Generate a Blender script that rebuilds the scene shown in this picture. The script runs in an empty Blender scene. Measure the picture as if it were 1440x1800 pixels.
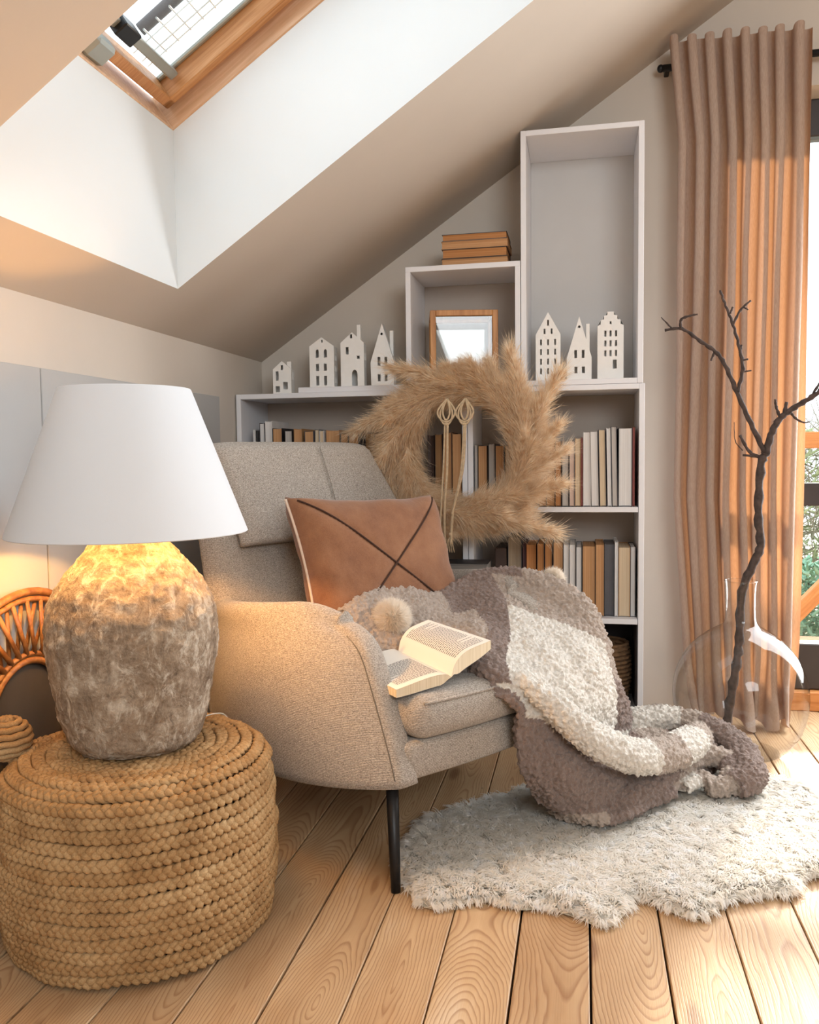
import bpy, bmesh, math, random
import numpy as np
from mathutils import Vector, Matrix, noise
from mathutils.kdtree import KDTree

random.seed(7); rng = np.random.default_rng(7)
PI = math.pi
SC = bpy.context.scene
COL = SC.collection

# ------------------------------------------------------------------ camera
CAMERA_MATRIX = [[0.979436, -0.001379, 0.20175, 0.0], [0.201399, 0.066032, -0.977281, -3.18], [-0.011974, 0.997817, 0.064952, 0.95], [0.0, 0.0, 0.0, 1.0]]
cd = bpy.data.cameras.new('camera'); cam = bpy.data.objects.new('camera', cd); COL.objects.link(cam)
cd.sensor_fit = 'HORIZONTAL'; cd.sensor_width = 36.0; cd.lens = 37.0; cd.clip_start = 0.02
cam.matrix_world = Matrix(CAMERA_MATRIX)
SC.camera = cam

# ------------------------------------------------------------------ world, sun, daylight, fill light, exposure
SKY_STRENGTH = 2.7
SUN_STRENGTH = 8.5
SUN_DIR = (-0.32, -0.86, -0.42)
FILL_POWER = 74
DOOR_POWER = 70
LAMP_POWER = 17.0
SC.view_settings.view_transform = 'Standard'; SC.view_settings.look = 'None'
SC.view_settings.exposure = 0.10; SC.view_settings.gamma = 1.0; SC.view_settings.use_curve_mapping = False
w = bpy.data.worlds.new('sky'); SC.world = w; w.use_nodes = True
bg = w.node_tree.nodes['Background']; bg.inputs[0].default_value = (0.86, 0.94, 1.0, 1); bg.inputs[1].default_value = SKY_STRENGTH
sd = bpy.data.lights.new('sun', 'SUN'); sd.energy = SUN_STRENGTH; sd.angle = math.radians(4.0); sd.color = (1.0, 0.84, 0.66)
so = bpy.data.objects.new('sun', sd); COL.objects.link(so); so.rotation_euler = Vector(SUN_DIR).to_track_quat('-Z', 'Y').to_euler(); so.location = (2, 6, 5)

def area(name, loc, aim, sx, sy, power, color):
    l = bpy.data.lights.new(name, 'AREA'); l.shape = 'RECTANGLE'; l.size = sx; l.size_y = sy; l.energy = power; l.color = color
    o = bpy.data.objects.new(name, l); COL.objects.link(o); o.location = loc
    o.rotation_euler = (Vector(aim) - Vector(loc)).to_track_quat('-Z', 'Y').to_euler()
    return o
area('fill_behind_camera', (1.2, -4.7, 2.1), (-0.4, 0.0, 1.5), 2.0, 1.2, FILL_POWER, (0.90, 0.96, 1.0))  # fill light added behind the camera; the wall there has no window
area('daylight_terrace_door', (1.32, -0.06, 1.15), (1.0, -2.0, 0.6), 0.8, 1.9, DOOR_POWER, (0.94, 0.97, 1.0))

# ------------------------------------------------------------------ material helpers
def S(h):
    h = h.lstrip('#'); c = [int(h[i:i+2], 16)/255 for i in (0, 2, 4)]
    return tuple((v/12.92 if v <= 0.04045 else ((v+0.055)/1.055)**2.4) for v in c) + (1.0,)

class NT:
    def __init__(s, name):
        s.m = bpy.data.materials.new(name); s.m.use_nodes = True; s.t = s.m.node_tree; s.n = s.t.nodes; s.l = s.t.links
        s.b = s.n['Principled BSDF']; s.out = s.n['Material Output']
    def node(s, typ, inputs=None, **kw):
        n = s.n.new(typ)
        for k, v in kw.items(): setattr(n, k, v)
        for k, v in (inputs or {}).items():
            if hasattr(v, 'is_output'): s.l.new(v, n.inputs[k])
            else: n.inputs[k].default_value = v
        return n
    def coord(s, kind='Object', scale=None):
        o = s.node('ShaderNodeTexCoord').outputs[kind]
        if scale: o = s.node('ShaderNodeMapping', {0: o, 3: scale}).outputs[0]
        return o
    def math(s, op, a, b=0.0, c=0.0):
        n = s.node('ShaderNodeMath', {0: a, 1: b}, operation=op)
        if op in ('MULTIPLY_ADD',): n.inputs[2].default_value = c
        return n.outputs[0]
    def noise(s, vec, scale, detail=3, rough=0.55, dist=0.0):
        return s.node('ShaderNodeTexNoise', {'Vector': vec, 'Scale': scale, 'Detail': detail, 'Roughness': rough, 'Distortion': dist}).outputs[0]
    def ramp(s, fac, stops, interp='LINEAR'):
        n = s.node('ShaderNodeValToRGB', {0: fac}); r = n.color_ramp; r.interpolation = interp
        while len(r.elements) < len(stops): r.elements.new(0.5)
        for e, (p, c) in zip(r.elements, stops): e.position = p; e.color = c
        return n.outputs[0]
    def mix(s, fac, a, b, blend='MIX'):
        n = s.node('ShaderNodeMix', data_type='RGBA', blend_type=blend)
        for k, v in ((0, fac), (6, a), (7, b)):
            if hasattr(v, 'is_output'): s.l.new(v, n.inputs[k])
            else: n.inputs[k].default_value = v
        return n.outputs[2]
    def base(s, c):
        if hasattr(c, 'is_output'): s.l.new(c, s.b.inputs['Base Color'])
        else: s.b.inputs['Base Color'].default_value = c
        return s
    def rough(s, r):
        if hasattr(r, 'is_output'): s.l.new(r, s.b.inputs['Roughness'])
        else: s.b.inputs['Roughness'].default_value = r
        return s
    def set(s, **kw):
        for k, v in kw.items(): s.b.inputs[k.replace('_', ' ')].default_value = v
        return s
    def bump(s, h, strength=0.3, dist=0.002):
        n = s.node('ShaderNodeBump', {'Height': h, 'Strength': strength, 'Distance': dist}); s.l.new(n.outputs[0], s.b.inputs['Normal']); return s

def plain(name, hexc, rough=0.6, var=0.06, scale=6.0, bump=0.0, bscale=200, **kw):
    t = NT(name); c = S(hexc); co = t.coord()
    if var:
        n = t.noise(co, scale, 4)
        d = tuple(v*(1-var) for v in c[:3])+(1,); u = tuple(min(1, v*(1+var)) for v in c[:3])+(1,)
        t.base(t.ramp(n, [(0.3, d), (0.7, u)]))
    else: t.base(c)
    t.rough(rough).set(**kw)
    if bump: t.bump(t.noise(co, bscale, 2), bump, 0.001)
    return t.m

def fabric(name, hexc, dark, light, wscale=380, speck=260, bump=0.5):
    t = NT(name); co = t.coord()
    a = t.node('ShaderNodeTexWave', {'Vector': co, 'Scale': wscale/6.283*1.6, 'Distortion': 2.5, 'Detail': 1.0}, wave_type='BANDS', bands_direction='Z').outputs[1]
    b = t.node('ShaderNodeTexWave', {'Vector': co, 'Scale': wscale/6.283*1.6, 'Distortion': 2.5, 'Detail': 1.0}, wave_type='BANDS', bands_direction='DIAGONAL').outputs[1]
    h = t.math('MULTIPLY', t.math('ADD', a, b), 0.5)
    sp = t.noise(t.node('ShaderNodeMapping', {0: co, 3: (1, 1, 1.8)}).outputs[0], speck, 2, 0.8)
    big = t.noise(co, 7, 3)
    c = t.ramp(sp, [(0.32, S(dark)), (0.5, S(hexc)), (0.68, S(light))])
    c = t.mix(t.math('MULTIPLY', h, 0.35), c, S(dark), 'MULTIPLY')
    c = t.mix(t.math('MULTIPLY', big, 0.25), c, S(light))
    t.base(c).rough(0.95).set(Specular_IOR_Level=0.15, Sheen_Weight=0.15)
    t.bump(t.math('ADD', h, sp), bump, 0.0015)
    return t.m

# ------------------------------------------------------------------ geometry helpers
def link(name, me, mat=None, parent=None, loc=None, rot=None):
    o = bpy.data.objects.new(name, me); COL.objects.link(o)
    if me is not None and mat is not None and not me.materials: me.materials.append(mat)
    if parent: o.parent = parent
    if loc: o.location = loc
    if rot: o.rotation_euler = rot
    return o
def mesh(verts, faces, smooth=False, name='mesh'):
    me = bpy.data.meshes.new(name); me.from_pydata([tuple(v) for v in verts], [], [tuple(f) for f in faces]); me.update()
    if smooth:
        bm = bmesh.new(); bm.from_mesh(me); bmesh.ops.recalc_face_normals(bm, faces=bm.faces[:]); bm.to_mesh(me); bm.free()
        me.polygons.foreach_set('use_smooth', [True]*len(me.polygons))
    return me
def npmesh(V, Fq, smooth=True, name='mesh'):
    V = np.asarray(V, np.float32); Fq = np.asarray(Fq, np.int32); k = Fq.shape[1]
    me = bpy.data.meshes.new(name); me.vertices.add(len(V)); me.vertices.foreach_set('co', V.ravel())
    me.loops.add(Fq.size); me.loops.foreach_set('vertex_index', Fq.ravel())
    me.polygons.add(len(Fq)); me.polygons.foreach_set('loop_start', np.arange(0, Fq.size, k, dtype=np.int32))
    me.update(calc_edges=True); me.validate()
    if smooth: me.polygons.foreach_set('use_smooth', np.ones(len(me.polygons), bool))
    return me
def tag(o, label, cat, group=None, kind=None):
    if label: o['label'] = label
    if cat: o['category'] = cat
    if group: o['group'] = group
    if kind: o['kind'] = kind
    return o
def empty(name, loc=(0, 0, 0), rotz=0.0):
    o = bpy.data.objects.new(name, None); COL.objects.link(o); o.location = loc; o.rotation_euler = (0, 0, rotz); o.empty_display_size = 0.05; return o
def struct(o): o['kind'] = 'structure'; return o

def boxmesh(x0, x1, y0, y1, z0, z1, bevel=0.0, seg=1):
    bm = bmesh.new(); bmesh.ops.create_cube(bm, size=1)
    for v in bm.verts: v.co = ((x0+x1)/2+v.co.x*(x1-x0), (y0+y1)/2+v.co.y*(y1-y0), (z0+z1)/2+v.co.z*(z1-z0))
    if bevel: bmesh.ops.bevel(bm, geom=bm.edges[:]+bm.verts[:], offset=bevel, segments=seg, affect='EDGES', profile=0.5)
    me = bpy.data.meshes.new('box'); bm.to_mesh(me); bm.free()
    return me
def box(name, b, mat, parent=None, bevel=0.002, **kw): return link(name, boxmesh(*b, bevel=bevel), mat, parent, **kw)

def lathe(profile, n=48, cap=True):
    V = []; F = []
    for (r, z) in profile:
        for i in range(n): a = 2*PI*i/n; V.append((r*math.cos(a), r*math.sin(a), z))
    for j in range(len(profile)-1):
        for i in range(n): F.append((j*n+i, j*n+(i+1) % n, (j+1)*n+(i+1) % n, (j+1)*n+i))
    if cap:
        if profile[0][0] > 1e-5: F.append(tuple(range(n-1, -1, -1)))
        if profile[-1][0] > 1e-5: F.append(tuple((len(profile)-1)*n+i for i in range(n)))
    return mesh(V, F, True)
def catmull(P, k=6, closed=False):
    P = [np.asarray(p, float) for p in P]; n = len(P); out = []
    idx = range(n if closed else n-1)
    for i in idx:
        p1 = P[i]; p2 = P[(i+1) % n]
        p0 = P[(i-1) % n] if closed or i > 0 else 2*p1-p2
        p3 = P[(i+2) % n] if closed or i+2 < n else 2*p2-p1
        for s in range(k):
            t = s/k
            out.append(0.5*((2*p1)+(-p0+p2)*t+(2*p0-5*p1+4*p2-p3)*t*t+(-p0+3*p1-3*p2+p3)*t**3))
    if not closed: out.append(P[-1])
    return np.array(out)
def tube_arrays(path, radius, n=8, closed=False, flat=1.0, up=None):
    P = np.asarray(path, float); m = len(P)
    R = np.broadcast_to(np.asarray(radius, float), (m,)) if np.ndim(radius) == 0 else np.asarray(radius, float)
    if closed: T = np.roll(P, -1, 0)-np.roll(P, 1, 0)
    else: T = np.gradient(P, axis=0)
    T /= np.linalg.norm(T, axis=1, keepdims=True)+1e-12
    if up is None:
        ref = np.array([0, 0, 1.0]) if abs(T[0][2]) < 0.9 else np.array([1.0, 0, 0])
        N = np.zeros_like(P); v = ref-T[0]*(ref@T[0]); v /= np.linalg.norm(v); N[0] = v
        for i in range(1, m):
            v = N[i-1]-T[i]*(N[i-1]@T[i]); N[i] = v/(np.linalg.norm(v)+1e-12)
    else:
        U = np.asarray(up, float); U = np.broadcast_to(U, P.shape)
        N = U-T*np.sum(U*T, 1, keepdims=True); N /= np.linalg.norm(N, axis=1, keepdims=True)+1e-12
    B = np.cross(T, N); a = np.linspace(0, 2*PI, n, endpoint=False)
    V = P[:, None]+R[:, None, None]*(np.cos(a)[None, :, None]*B[:, None]+flat*np.sin(a)[None, :, None]*N[:, None])
    i = np.arange(m if closed else m-1)[:, None]; j = np.arange(n)[None]
    i2 = (i+1) % m; j2 = (j+1) % n
    F = np.stack([i*n+j, i*n+j2, i2*n+j2, i2*n+j], -1).reshape(-1, 4)
    return V.reshape(-1, 3), F
def tube(path, radius, n=8, closed=False, flat=1.0, up=None, caps=True):
    V, F = tube_arrays(path, radius, n, closed, flat, up); Fl = [tuple(f) for f in F]
    if not closed and caps: Fl += [tuple(range(n-1, -1, -1)), tuple(range(len(V)-n, len(V)))]
    return mesh(V, Fl, True)
def join_arrays(parts):
    Vs = []; Fs = []; o = 0
    for V, F in parts: Vs.append(V); Fs.append(np.asarray(F)+o); o += len(V)
    return np.concatenate(Vs), np.concatenate(Fs)
def merge_meshes(meshes, smooth=False):
    bm = bmesh.new()
    for m in meshes: bm.from_mesh(m)
    me = bpy.data.meshes.new('merged'); bm.to_mesh(me); bm.free()
    if smooth: me.polygons.foreach_set('use_smooth', [True]*len(me.polygons))
    return me
def apply_mods(o):
    dg = bpy.context.evaluated_depsgraph_get(); dg.update()
    me = bpy.data.meshes.new_from_object(o.evaluated_get(dg)); o.modifiers.clear(); o.data = me; return o
def plate(outline, holes, thick):
    """flat plate in the local X-Z plane with real openings; front face at y=0, thickness to +y"""
    cu = bpy.data.curves.new('plate', 'CURVE'); cu.dimensions = '2D'; cu.fill_mode = 'BOTH'; cu.extrude = thick/2
    for poly in [outline]+holes:
        s = cu.splines.new('POLY'); s.points.add(len(poly)-1); s.use_cyclic_u = True
        for p, q in zip(s.points, poly): p.co = (q[0], q[1], 0, 1)
    ob = bpy.data.objects.new('tmp', cu); me = bpy.data.meshes.new_from_object(ob)
    bpy.data.objects.remove(ob); bpy.data.curves.remove(cu)
    me.transform(Matrix.Translation((0, thick/2, 0)) @ Matrix.Rotation(PI/2, 4, 'X'))
    return me
def rounded(me, lev=2):
    o = bpy.data.objects.new('tmp', me); COL.objects.link(o); m = o.modifiers.new('s', 'SUBSURF'); m.levels = lev; m.render_levels = lev
    dg = bpy.context.evaluated_depsgraph_get(); dg.update(); r = bpy.data.meshes.new_from_object(o.evaluated_get(dg)); bpy.data.objects.remove(o)
    r.polygons.foreach_set('use_smooth', [True]*len(r.polygons)); return r

# ------------------------------------------------------------------ materials
M = {}
M['wall'] = plain('warm_grey_paint', '#d2c9be', 0.9, 0.025, 3, 0.05, 300)
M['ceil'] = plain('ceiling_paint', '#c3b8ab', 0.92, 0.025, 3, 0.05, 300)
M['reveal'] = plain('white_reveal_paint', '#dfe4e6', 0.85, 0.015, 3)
M['panel'] = plain('grey_panel', '#b3b3b2', 0.6, 0.03, 4)
M['case'] = plain('white_laminate', '#ececf0', 0.45, 0.02, 5)
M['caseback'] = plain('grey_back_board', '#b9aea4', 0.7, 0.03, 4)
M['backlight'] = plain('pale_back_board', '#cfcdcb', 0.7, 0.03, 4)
M['black'] = plain('black_metal', '#1b1b1d', 0.4, 0.05, 20, Metallic=0.3)
M['darkframe'] = plain('dark_window_frame', '#3a3434', 0.45, 0.06, 10)
M['ceramic'] = plain('white_matte_ceramic', '#f3f1ed', 0.55, 0.02, 30)
M['grey_metal'] = plain('grey_metal', '#a3a8a3', 0.45, 0.05, 10, Metallic=0.4)
M['whitewire'] = plain('white_wire', '#dfe4e4', 0.5, 0.02, 10)
M['shade'] = plain('white_lampshade', '#dbdfe4', 0.85, 0.01, 5, 0.08, 500)
M['twine'] = plain('jute_twine', '#bda687', 0.9, 0.18, 90, 0.6, 500)
M['core'] = plain('pouf_core', '#3d2817', 0.95, 0.2, 30)
M['leather'] = plain('rawhide', '#e2d9c6', 0.8, 0.08, 15)
M['seamgrey'] = plain('grey_seam_thread', '#6f665c', 0.9, 0.1, 50)

def planks_mat():
    t = NT('scrubbed_pine_plank'); co = t.coord(); r = t.node('ShaderNodeObjectInfo').outputs['Random']
    off = t.node('ShaderNodeCombineXYZ', {0: t.math('MULTIPLY', t.math('SUBTRACT', r, 0.5), 0.07), 1: t.math('MULTIPLY', r, 97.0), 2: t.math('MULTIPLY', r, 31.0)}).outputs[0]
    v = t.node('ShaderNodeVectorMath', {0: co, 1: off}, operation='ADD').outputs[0]
    sx = t.node('ShaderNodeSeparateXYZ', {0: v})
    low = t.noise(t.node('ShaderNodeMapping', {0: v, 3: (0.6, 1.0, 0.0)}).outputs[0], 0.75, 2, 0.5)
    D = t.math('MULTIPLY', t.math('SUBTRACT', low, 0.5), 0.55)
    wob = t.noise(t.node('ShaderNodeMapping', {0: v, 3: (9, 2.2, 1)}).outputs[0], 1.6, 3, 0.55)
    X = t.math('ADD', sx.outputs[0], t.math('MULTIPLY', t.math('SUBTRACT', wob, 0.5), 0.035))
    rr = t.math('SQRT', t.math('ADD', t.math('MULTIPLY', X, X), t.math('MULTIPLY', D, D)))
    ring = t.math('FRACT', t.math('MULTIPLY', rr, 165.0))
    line = t.ramp(ring, [(0.0, (0, 0, 0, 1)), (0.55, (0.15,)*3+(1,)), (0.86, (1, 1, 1, 1)), (1.0, (0, 0, 0, 1))])
    fib = t.noise(t.node('ShaderNodeMapping', {0: v, 3: (420, 7, 1)}).outputs[0], 1.0, 3, 0.6)
    kn = t.node('ShaderNodeTexVoronoi', {'Vector': t.node('ShaderNodeMapping', {0: v, 3: (7.0, 2.1, 0)}).outputs[0], 'Scale': 1.0, 'Randomness': 1.0}, feature='F1').outputs['Distance']
    knot = t.ramp(kn, [(0.0, (1, 1, 1, 1)), (0.07, (0.8,)*3+(1,)), (0.13, (0, 0, 0, 1))])
    blot = t.noise(t.node('ShaderNodeMapping', {0: v, 3: (6, 1.5, 1)}).outputs[0], 1.2, 4, 0.6)
    c = t.ramp(blot, [(0.25, S('#ab8761')), (0.45, S('#c0a07a')), (0.6, S('#ceb08a')), (0.78, S('#dcc8ac'))])
    c = t.mix(t.math('MULTIPLY', line, 0.6), c, S('#855530'))
    c = t.mix(t.math('MULTIPLY', t.math('SUBTRACT', fib, 0.4), 0.6), c, S('#c09b78'))
    c = t.mix(t.math('MULTIPLY', knot, 0.75), c, S('#6d4226'))
    tint = t.ramp(r, [(0.0, (0.86, 0.82, 0.78, 1)), (1.0, (1.0, 1.0, 1.0, 1))])
    c = t.mix(1.0, c, tint, 'MULTIPLY')
    nail = t.node('ShaderNodeTexVoronoi', {'Vector': t.node('ShaderNodeMapping', {0: v, 3: (9.0, 4.0, 0)}).outputs[0], 'Scale': 1.0}, feature='F1').outputs['Distance']
    c = t.mix(t.ramp(nail, [(0.0, (0.8,)*3+(1,)), (0.018, (0.8,)*3+(1,)), (0.028, (0, 0, 0, 1))]), c, S('#4a3626'))
    t.base(c).rough(t.ramp(fib, [(0.2, (0.45,)*3+(1,)), (0.8, (0.62,)*3+(1,))])).set(Specular_IOR_Level=0.35)
    t.bump(t.math('ADD', t.math('MULTIPLY', line, -0.6), fib), 0.25, 0.0015)
    return t.m
M['plank'] = planks_mat()

def wood(name, a, b, c, sc=(3, 60, 60), rough=0.5):
    t = NT(name); co = t.coord('Object', sc); n = t.noise(co, 1.2, 4, 0.6, 0.6)
    t.base(t.ramp(n, [(0.3, S(a)), (0.5, S(b)), (0.7, S(c))])).rough(rough); t.bump(n, 0.1, 0.001); return t.m
M['pine'] = wood('varnished_pine', '#a8703f', '#c08a57', '#d3a374')
M['pinepale'] = wood('pale_pine', '#c39a75', '#d2ab88', '#e0c1a2')
M['oak'] = wood('honey_wood', '#a86f3a', '#c48a50', '#d49c62', (60, 60, 4))
M['beam'] = wood('orange_timber', '#c07a3e', '#d48e50', '#e0a468', (4, 40, 40), 0.6)
M['rattan'] = wood('orange_rattan', '#7a4a24', '#9a6434', '#b47f45', (40, 40, 40), 0.45)
M['bark'] = plain('dark_bark', '#4a3d38', 0.8, 0.45, 60, 0.8, 120)

def glass(name, tint=(0.97, 0.985, 0.98), edge=(0.55, 0.55, 0.53), gl=1.0):
    t = NT(name); t.n.remove(t.b)
    fc = t.node('ShaderNodeLayerWeight', {'Blend': 0.5}).outputs['Facing']
    fr = t.math('ADD', t.math('MULTIPLY', t.math('POWER', fc, 5.0), 0.9), 0.04)
    col = t.ramp(fc, [(0.0, tint+(1,)), (0.5, tint+(1,)), (0.82, tuple(0.5*a+0.5*b for a, b in zip(tint, edge))+(1,)), (1.0, tuple(e*0.6 for e in edge)+(1,))])
    tr = t.node('ShaderNodeBsdfTransparent', {0: col}); g = t.node('ShaderNodeBsdfGlossy', {0: (1, 1, 1, 1), 'Roughness': 0.02})
    mx = t.node('ShaderNodeMixShader', {0: t.math('MULTIPLY', fr, gl), 1: tr.outputs[0], 2: g.outputs[0]})
    t.l.new(mx.outputs[0], t.out.inputs[0]); return t.m
M['glass'] = glass('clear_glass', (0.945, 0.95, 0.945), gl=0.8); M['pane'] = glass('window_glass', (0.98, 0.99, 0.99), (0.8, 0.84, 0.84))

M['upholstery'] = fabric('beige_melange_upholstery', '#ada398', '#756c63', '#d0c9c0')
M['rust'] = None
def rust():
    t = NT('rust_suede'); co = t.coord(); n = t.noise(co, 9, 5, 0.65); f = t.noise(co, 500, 2)
    t.base(t.mix(0.15, t.ramp(n, [(0.3, S('#77503a')), (0.5, S('#885f45')), (0.72, S('#996e51'))]), t.ramp(f, [(0.3, S('#6f3f25')), (0.7, S('#c28458'))])))
    t.rough(0.9).set(Sheen_Weight=0.3, Specular_IOR_Level=0.15); t.bump(t.noise(co, 26, 4, 0.6), 0.35, 0.006); return t.m
M['rust'] = rust()
M['seam'] = plain('dark_brown_seam', '#3d2417', 0.9, 0.1, 50)
M['edging'] = plain('pale_pillow_edge', '#d9c3b0', 0.9, 0.1, 50)

def stone():
    t = NT('weathered_stone'); co = t.coord()
    a = t.noise(co, 9, 8, 0.7, 1.2); b = t.noise(t.node('ShaderNodeMapping', {0: co, 3: (1.3, 1.3, 0.7)}).outputs[0], 26, 6, 0.75, 0.8); c3 = t.noise(co, 120, 4, 0.7)
    c = t.ramp(a, [(0.3, S('#5e4a3a')), (0.46, S('#8b7763')), (0.58, S('#a5937f')), (0.72, S('#cbbfae'))])
    c = t.mix(t.ramp(b, [(0.5, (0, 0, 0, 1)), (0.62, (0.9,)*3+(1,))]), c, S('#d6cdbe'))
    c = t.mix(t.ramp(b, [(0.28, (0.85,)*3+(1,)), (0.44, (0, 0, 0, 1))]), c, S('#3e2f25'))  # hollows of the bump darkened in the colour, like crevice shade
    c = t.mix(0.3, c, t.ramp(c3, [(0.3, S('#5d4a3a')), (0.7, S('#cdc0ad'))]))
    t.base(c).rough(0.95).set(Specular_IOR_Level=0.2); t.bump(t.math('ADD', b, t.math('MULTIPLY', c3, 0.5)), 0.9, 0.006); return t.m
M['stone'] = stone()

def jute():
    t = NT('braided_jute'); co = t.coord(); r = t.node('ShaderNodeObjectInfo').outputs['Random']
    a = t.noise(co, 14, 4, 0.6); f = t.noise(co, 320, 3, 0.7)
    c = t.ramp(a, [(0.25, S('#86633f')), (0.45, S('#b08c60')), (0.6, S('#c6a477')), (0.8, S('#dcc096'))])
    c = t.mix(0.35, c, t.ramp(f, [(0.3, S('#7a5228')), (0.7, S('#e0c090'))]))
    c = t.mix(t.math('MULTIPLY', r, 0.45), c, S('#946a3c'))
    t.base(c).rough(0.85).set(Specular_IOR_Level=0.25); t.bump(f, 0.6, 0.002); return t.m
M['jute'] = jute()

def strandmat(name, a, b, c, trans=0.25):
    t = NT(name); r = t.node('ShaderNodeObjectInfo').outputs['Random']; co = t.coord(); n = t.noise(co, 45, 2)
    col = t.ramp(n, [(0.3, S(a)), (0.5, S(b)), (0.72, S(c))]); col = t.mix(t.math('MULTIPLY', r, 0.35), col, S(c))
    t.base(col).rough(0.85).set(Specular_IOR_Level=0.2)
    tr = t.node('ShaderNodeBsdfTranslucent', {0: col}); mx = t.node('ShaderNodeMixShader', {0: trans, 1: t.b.outputs[0], 2: tr.outputs[0]})
    t.l.new(mx.outputs[0], t.out.inputs[0]); return t.m
M['pampas'] = strandmat('dried_pampas', '#d6b084', '#eed6b4', '#fdf3e2', 0.5)
def soften(m):
    nt = m.node_tree; g = nt.nodes.new('ShaderNodeNewGeometry'); v = nt.nodes.new('ShaderNodeVectorMath'); v.operation = 'MULTIPLY_ADD'
    nt.links.new(g.outputs['Normal'], v.inputs[0]); v.inputs[1].default_value = (0.45,)*3; v.inputs[2].default_value = (0, 0, 0.75)
    n = nt.nodes.new('ShaderNodeVectorMath'); n.operation = 'NORMALIZE'; nt.links.new(v.outputs[0], n.inputs[0])
    nt.links.new(n.outputs[0], nt.nodes['Principled BSDF'].inputs['Normal'])
M['wool'] = strandmat('cream_wool', '#f3efe8', '#faf7f1', '#ffffff', 0.6)

def fleece():
    t = NT('checked_sherpa_fleece'); co = t.coord(); at = t.node('ShaderNodeAttribute', attribute_name='tone').outputs['Color']
    v = t.node('ShaderNodeTexVoronoi', {'Vector': co, 'Scale': 135.0}, feature='SMOOTH_F1').outputs['Distance']
    n = t.noise(co, 190, 3, 0.6, 1.5)
    c = t.mix(t.ramp(v, [(0.25, (0, 0, 0, 1)), (0.75, (0.55,)*3+(1,))]), at, t.mix(1.0, at, (0.62, 0.54, 0.47, 1), 'MULTIPLY'))  # crevices between the curls darkened in the colour, as painted shade
    c = t.mix(t.math('MULTIPLY', n, 0.3), c, t.mix(1.0, at, (1.25, 1.22, 1.18, 1), 'MULTIPLY'))
    t.base(c).rough(0.95).set(Specular_IOR_Level=0.1, Sheen_Weight=0.25)
    t.bump(t.math('SUBTRACT', n, v), 0.9, 0.006); return t.m
M['fleece'] = fleece()
M['pom'] = strandmat('pompom_wool', '#f2e6d6', '#faf2e6', '#fffaf2', 0.45)

def curtainmat():
    t = NT('taupe_linen_curtain'); co = t.coord(); f = t.noise(t.node('ShaderNodeMapping', {0: co, 3: (500, 500, 60)}).outputs[0], 1.0, 2)
    c = t.ramp(f, [(0.3, S('#b09c8e')), (0.7, S('#c4b1a3'))]); t.base(c).rough(0.9).set(Specular_IOR_Level=0.15, Sheen_Weight=0.1)
    tr = t.node('ShaderNodeBsdfTranslucent', {0: S('#d99c6c')}); mx = t.node('ShaderNodeMixShader', {0: 0.24, 1: t.b.outputs[0], 2: tr.outputs[0]})
    t.l.new(mx.outputs[0], t.out.inputs[0]); return t.m
M['curtain'] = curtainmat()

def pages(name, a, b):
    t = NT(name); co = t.coord('Object', (1, 1, 1)); n = t.node('ShaderNodeTexNoise', {'Vector': t.node('ShaderNodeMapping', {0: co, 3: (900, 3, 3)}).outputs[0], 'Scale': 1.0, 'Detail': 2}).outputs[0]
    t.base(t.ramp(n, [(0.35, S(a)), (0.65, S(b))])).rough(0.9).set(Specular_IOR_Level=0.1); t.bump(n, 0.15, 0.001); return t.m
PG = {'tan': pages('tan_pages', '#b98a60', '#cfa47a'), 'orange': pages('orange_pages', '#b07a4c', '#c48e60'), 'brown': pages('brown_pages', '#94704f', '#a9855f'),
      'cream': pages('cream_pages', '#cdb798', '#ddcbb0'), 'grey': pages('grey_pages', '#b3aca6', '#c9c4be'), 'white': pages('white_pages', '#d6d3d1', '#e8e6e4'),
      'taupe': pages('taupe_pages', '#93836f', '#aa9a86'), 'pink': pages('pink_pages', '#cbb0a0', '#dac2b4'), 'darkgrey': pages('dark_grey_pages', '#77716c', '#908a84')}
CV = {k: plain(k+'_book_cover', v, 0.6, 0.08, 20) for k, v in {'black': '#2a2728', 'white': '#d9d7d6', 'brown': '#6d5440', 'darkbrown': '#46342c', 'charcoal': '#55555a', 'maroon': '#4a2a2c', 'red': '#8d4a44', 'tan': '#b98d62', 'grey': '#8f8c8a', 'orange': '#b4713c'}.items()}
PG['black'] = CV['black']; PG['charcoal'] = CV['charcoal']; PG['maroon'] = CV['maroon']; PG['red'] = CV['red']; PG['darkbrown'] = CV['darkbrown']

# ------------------------------------------------------------------ structure: floor
ZK, XK, SL = 1.332, -1.247, 0.6713                     # eaves height at knee wall, knee wall plane, roof pitch
def zc(x): return ZK+SL*(x-XK)
XR, YB, RIDGE = 3.55, -4.9, 1.15
def zr(x): return zc(x) if x <= RIDGE else zc(2*RIDGE-x)
floor = struct(box('floor', (XK, XR, YB, 0.3, -0.06, -0.024), M['core'], bevel=0))
PW = 0.139
def plankmesh(h):
    bm = bmesh.new(); w2 = PW/2-h
    prof = [(-w2, -0.024), (-w2, -0.0015), (-w2+0.0018, 0.0), (w2-0.0018, 0.0), (w2, -0.0015), (w2, -0.024)]
    a = [bm.verts.new((x, YB, z)) for x, z in prof]; b = [bm.verts.new((x, 0.29, z)) for x, z in prof]
    for i in range(5): bm.faces.new((a[i], b[i], b[i+1], a[i+1]))
    bm.faces.new(a[::-1]); bm.faces.new(b); bmesh.ops.recalc_face_normals(bm, faces=bm.faces[:])
    me = bpy.data.meshes.new('plank'); bm.to_mesh(me); bm.free(); me.materials.append(M['plank']); return me
pm_wide, pm_tight = plankmesh(0.0022), plankmesh(0.0007)
k0 = math.floor((XK-0.015)/PW)
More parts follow.
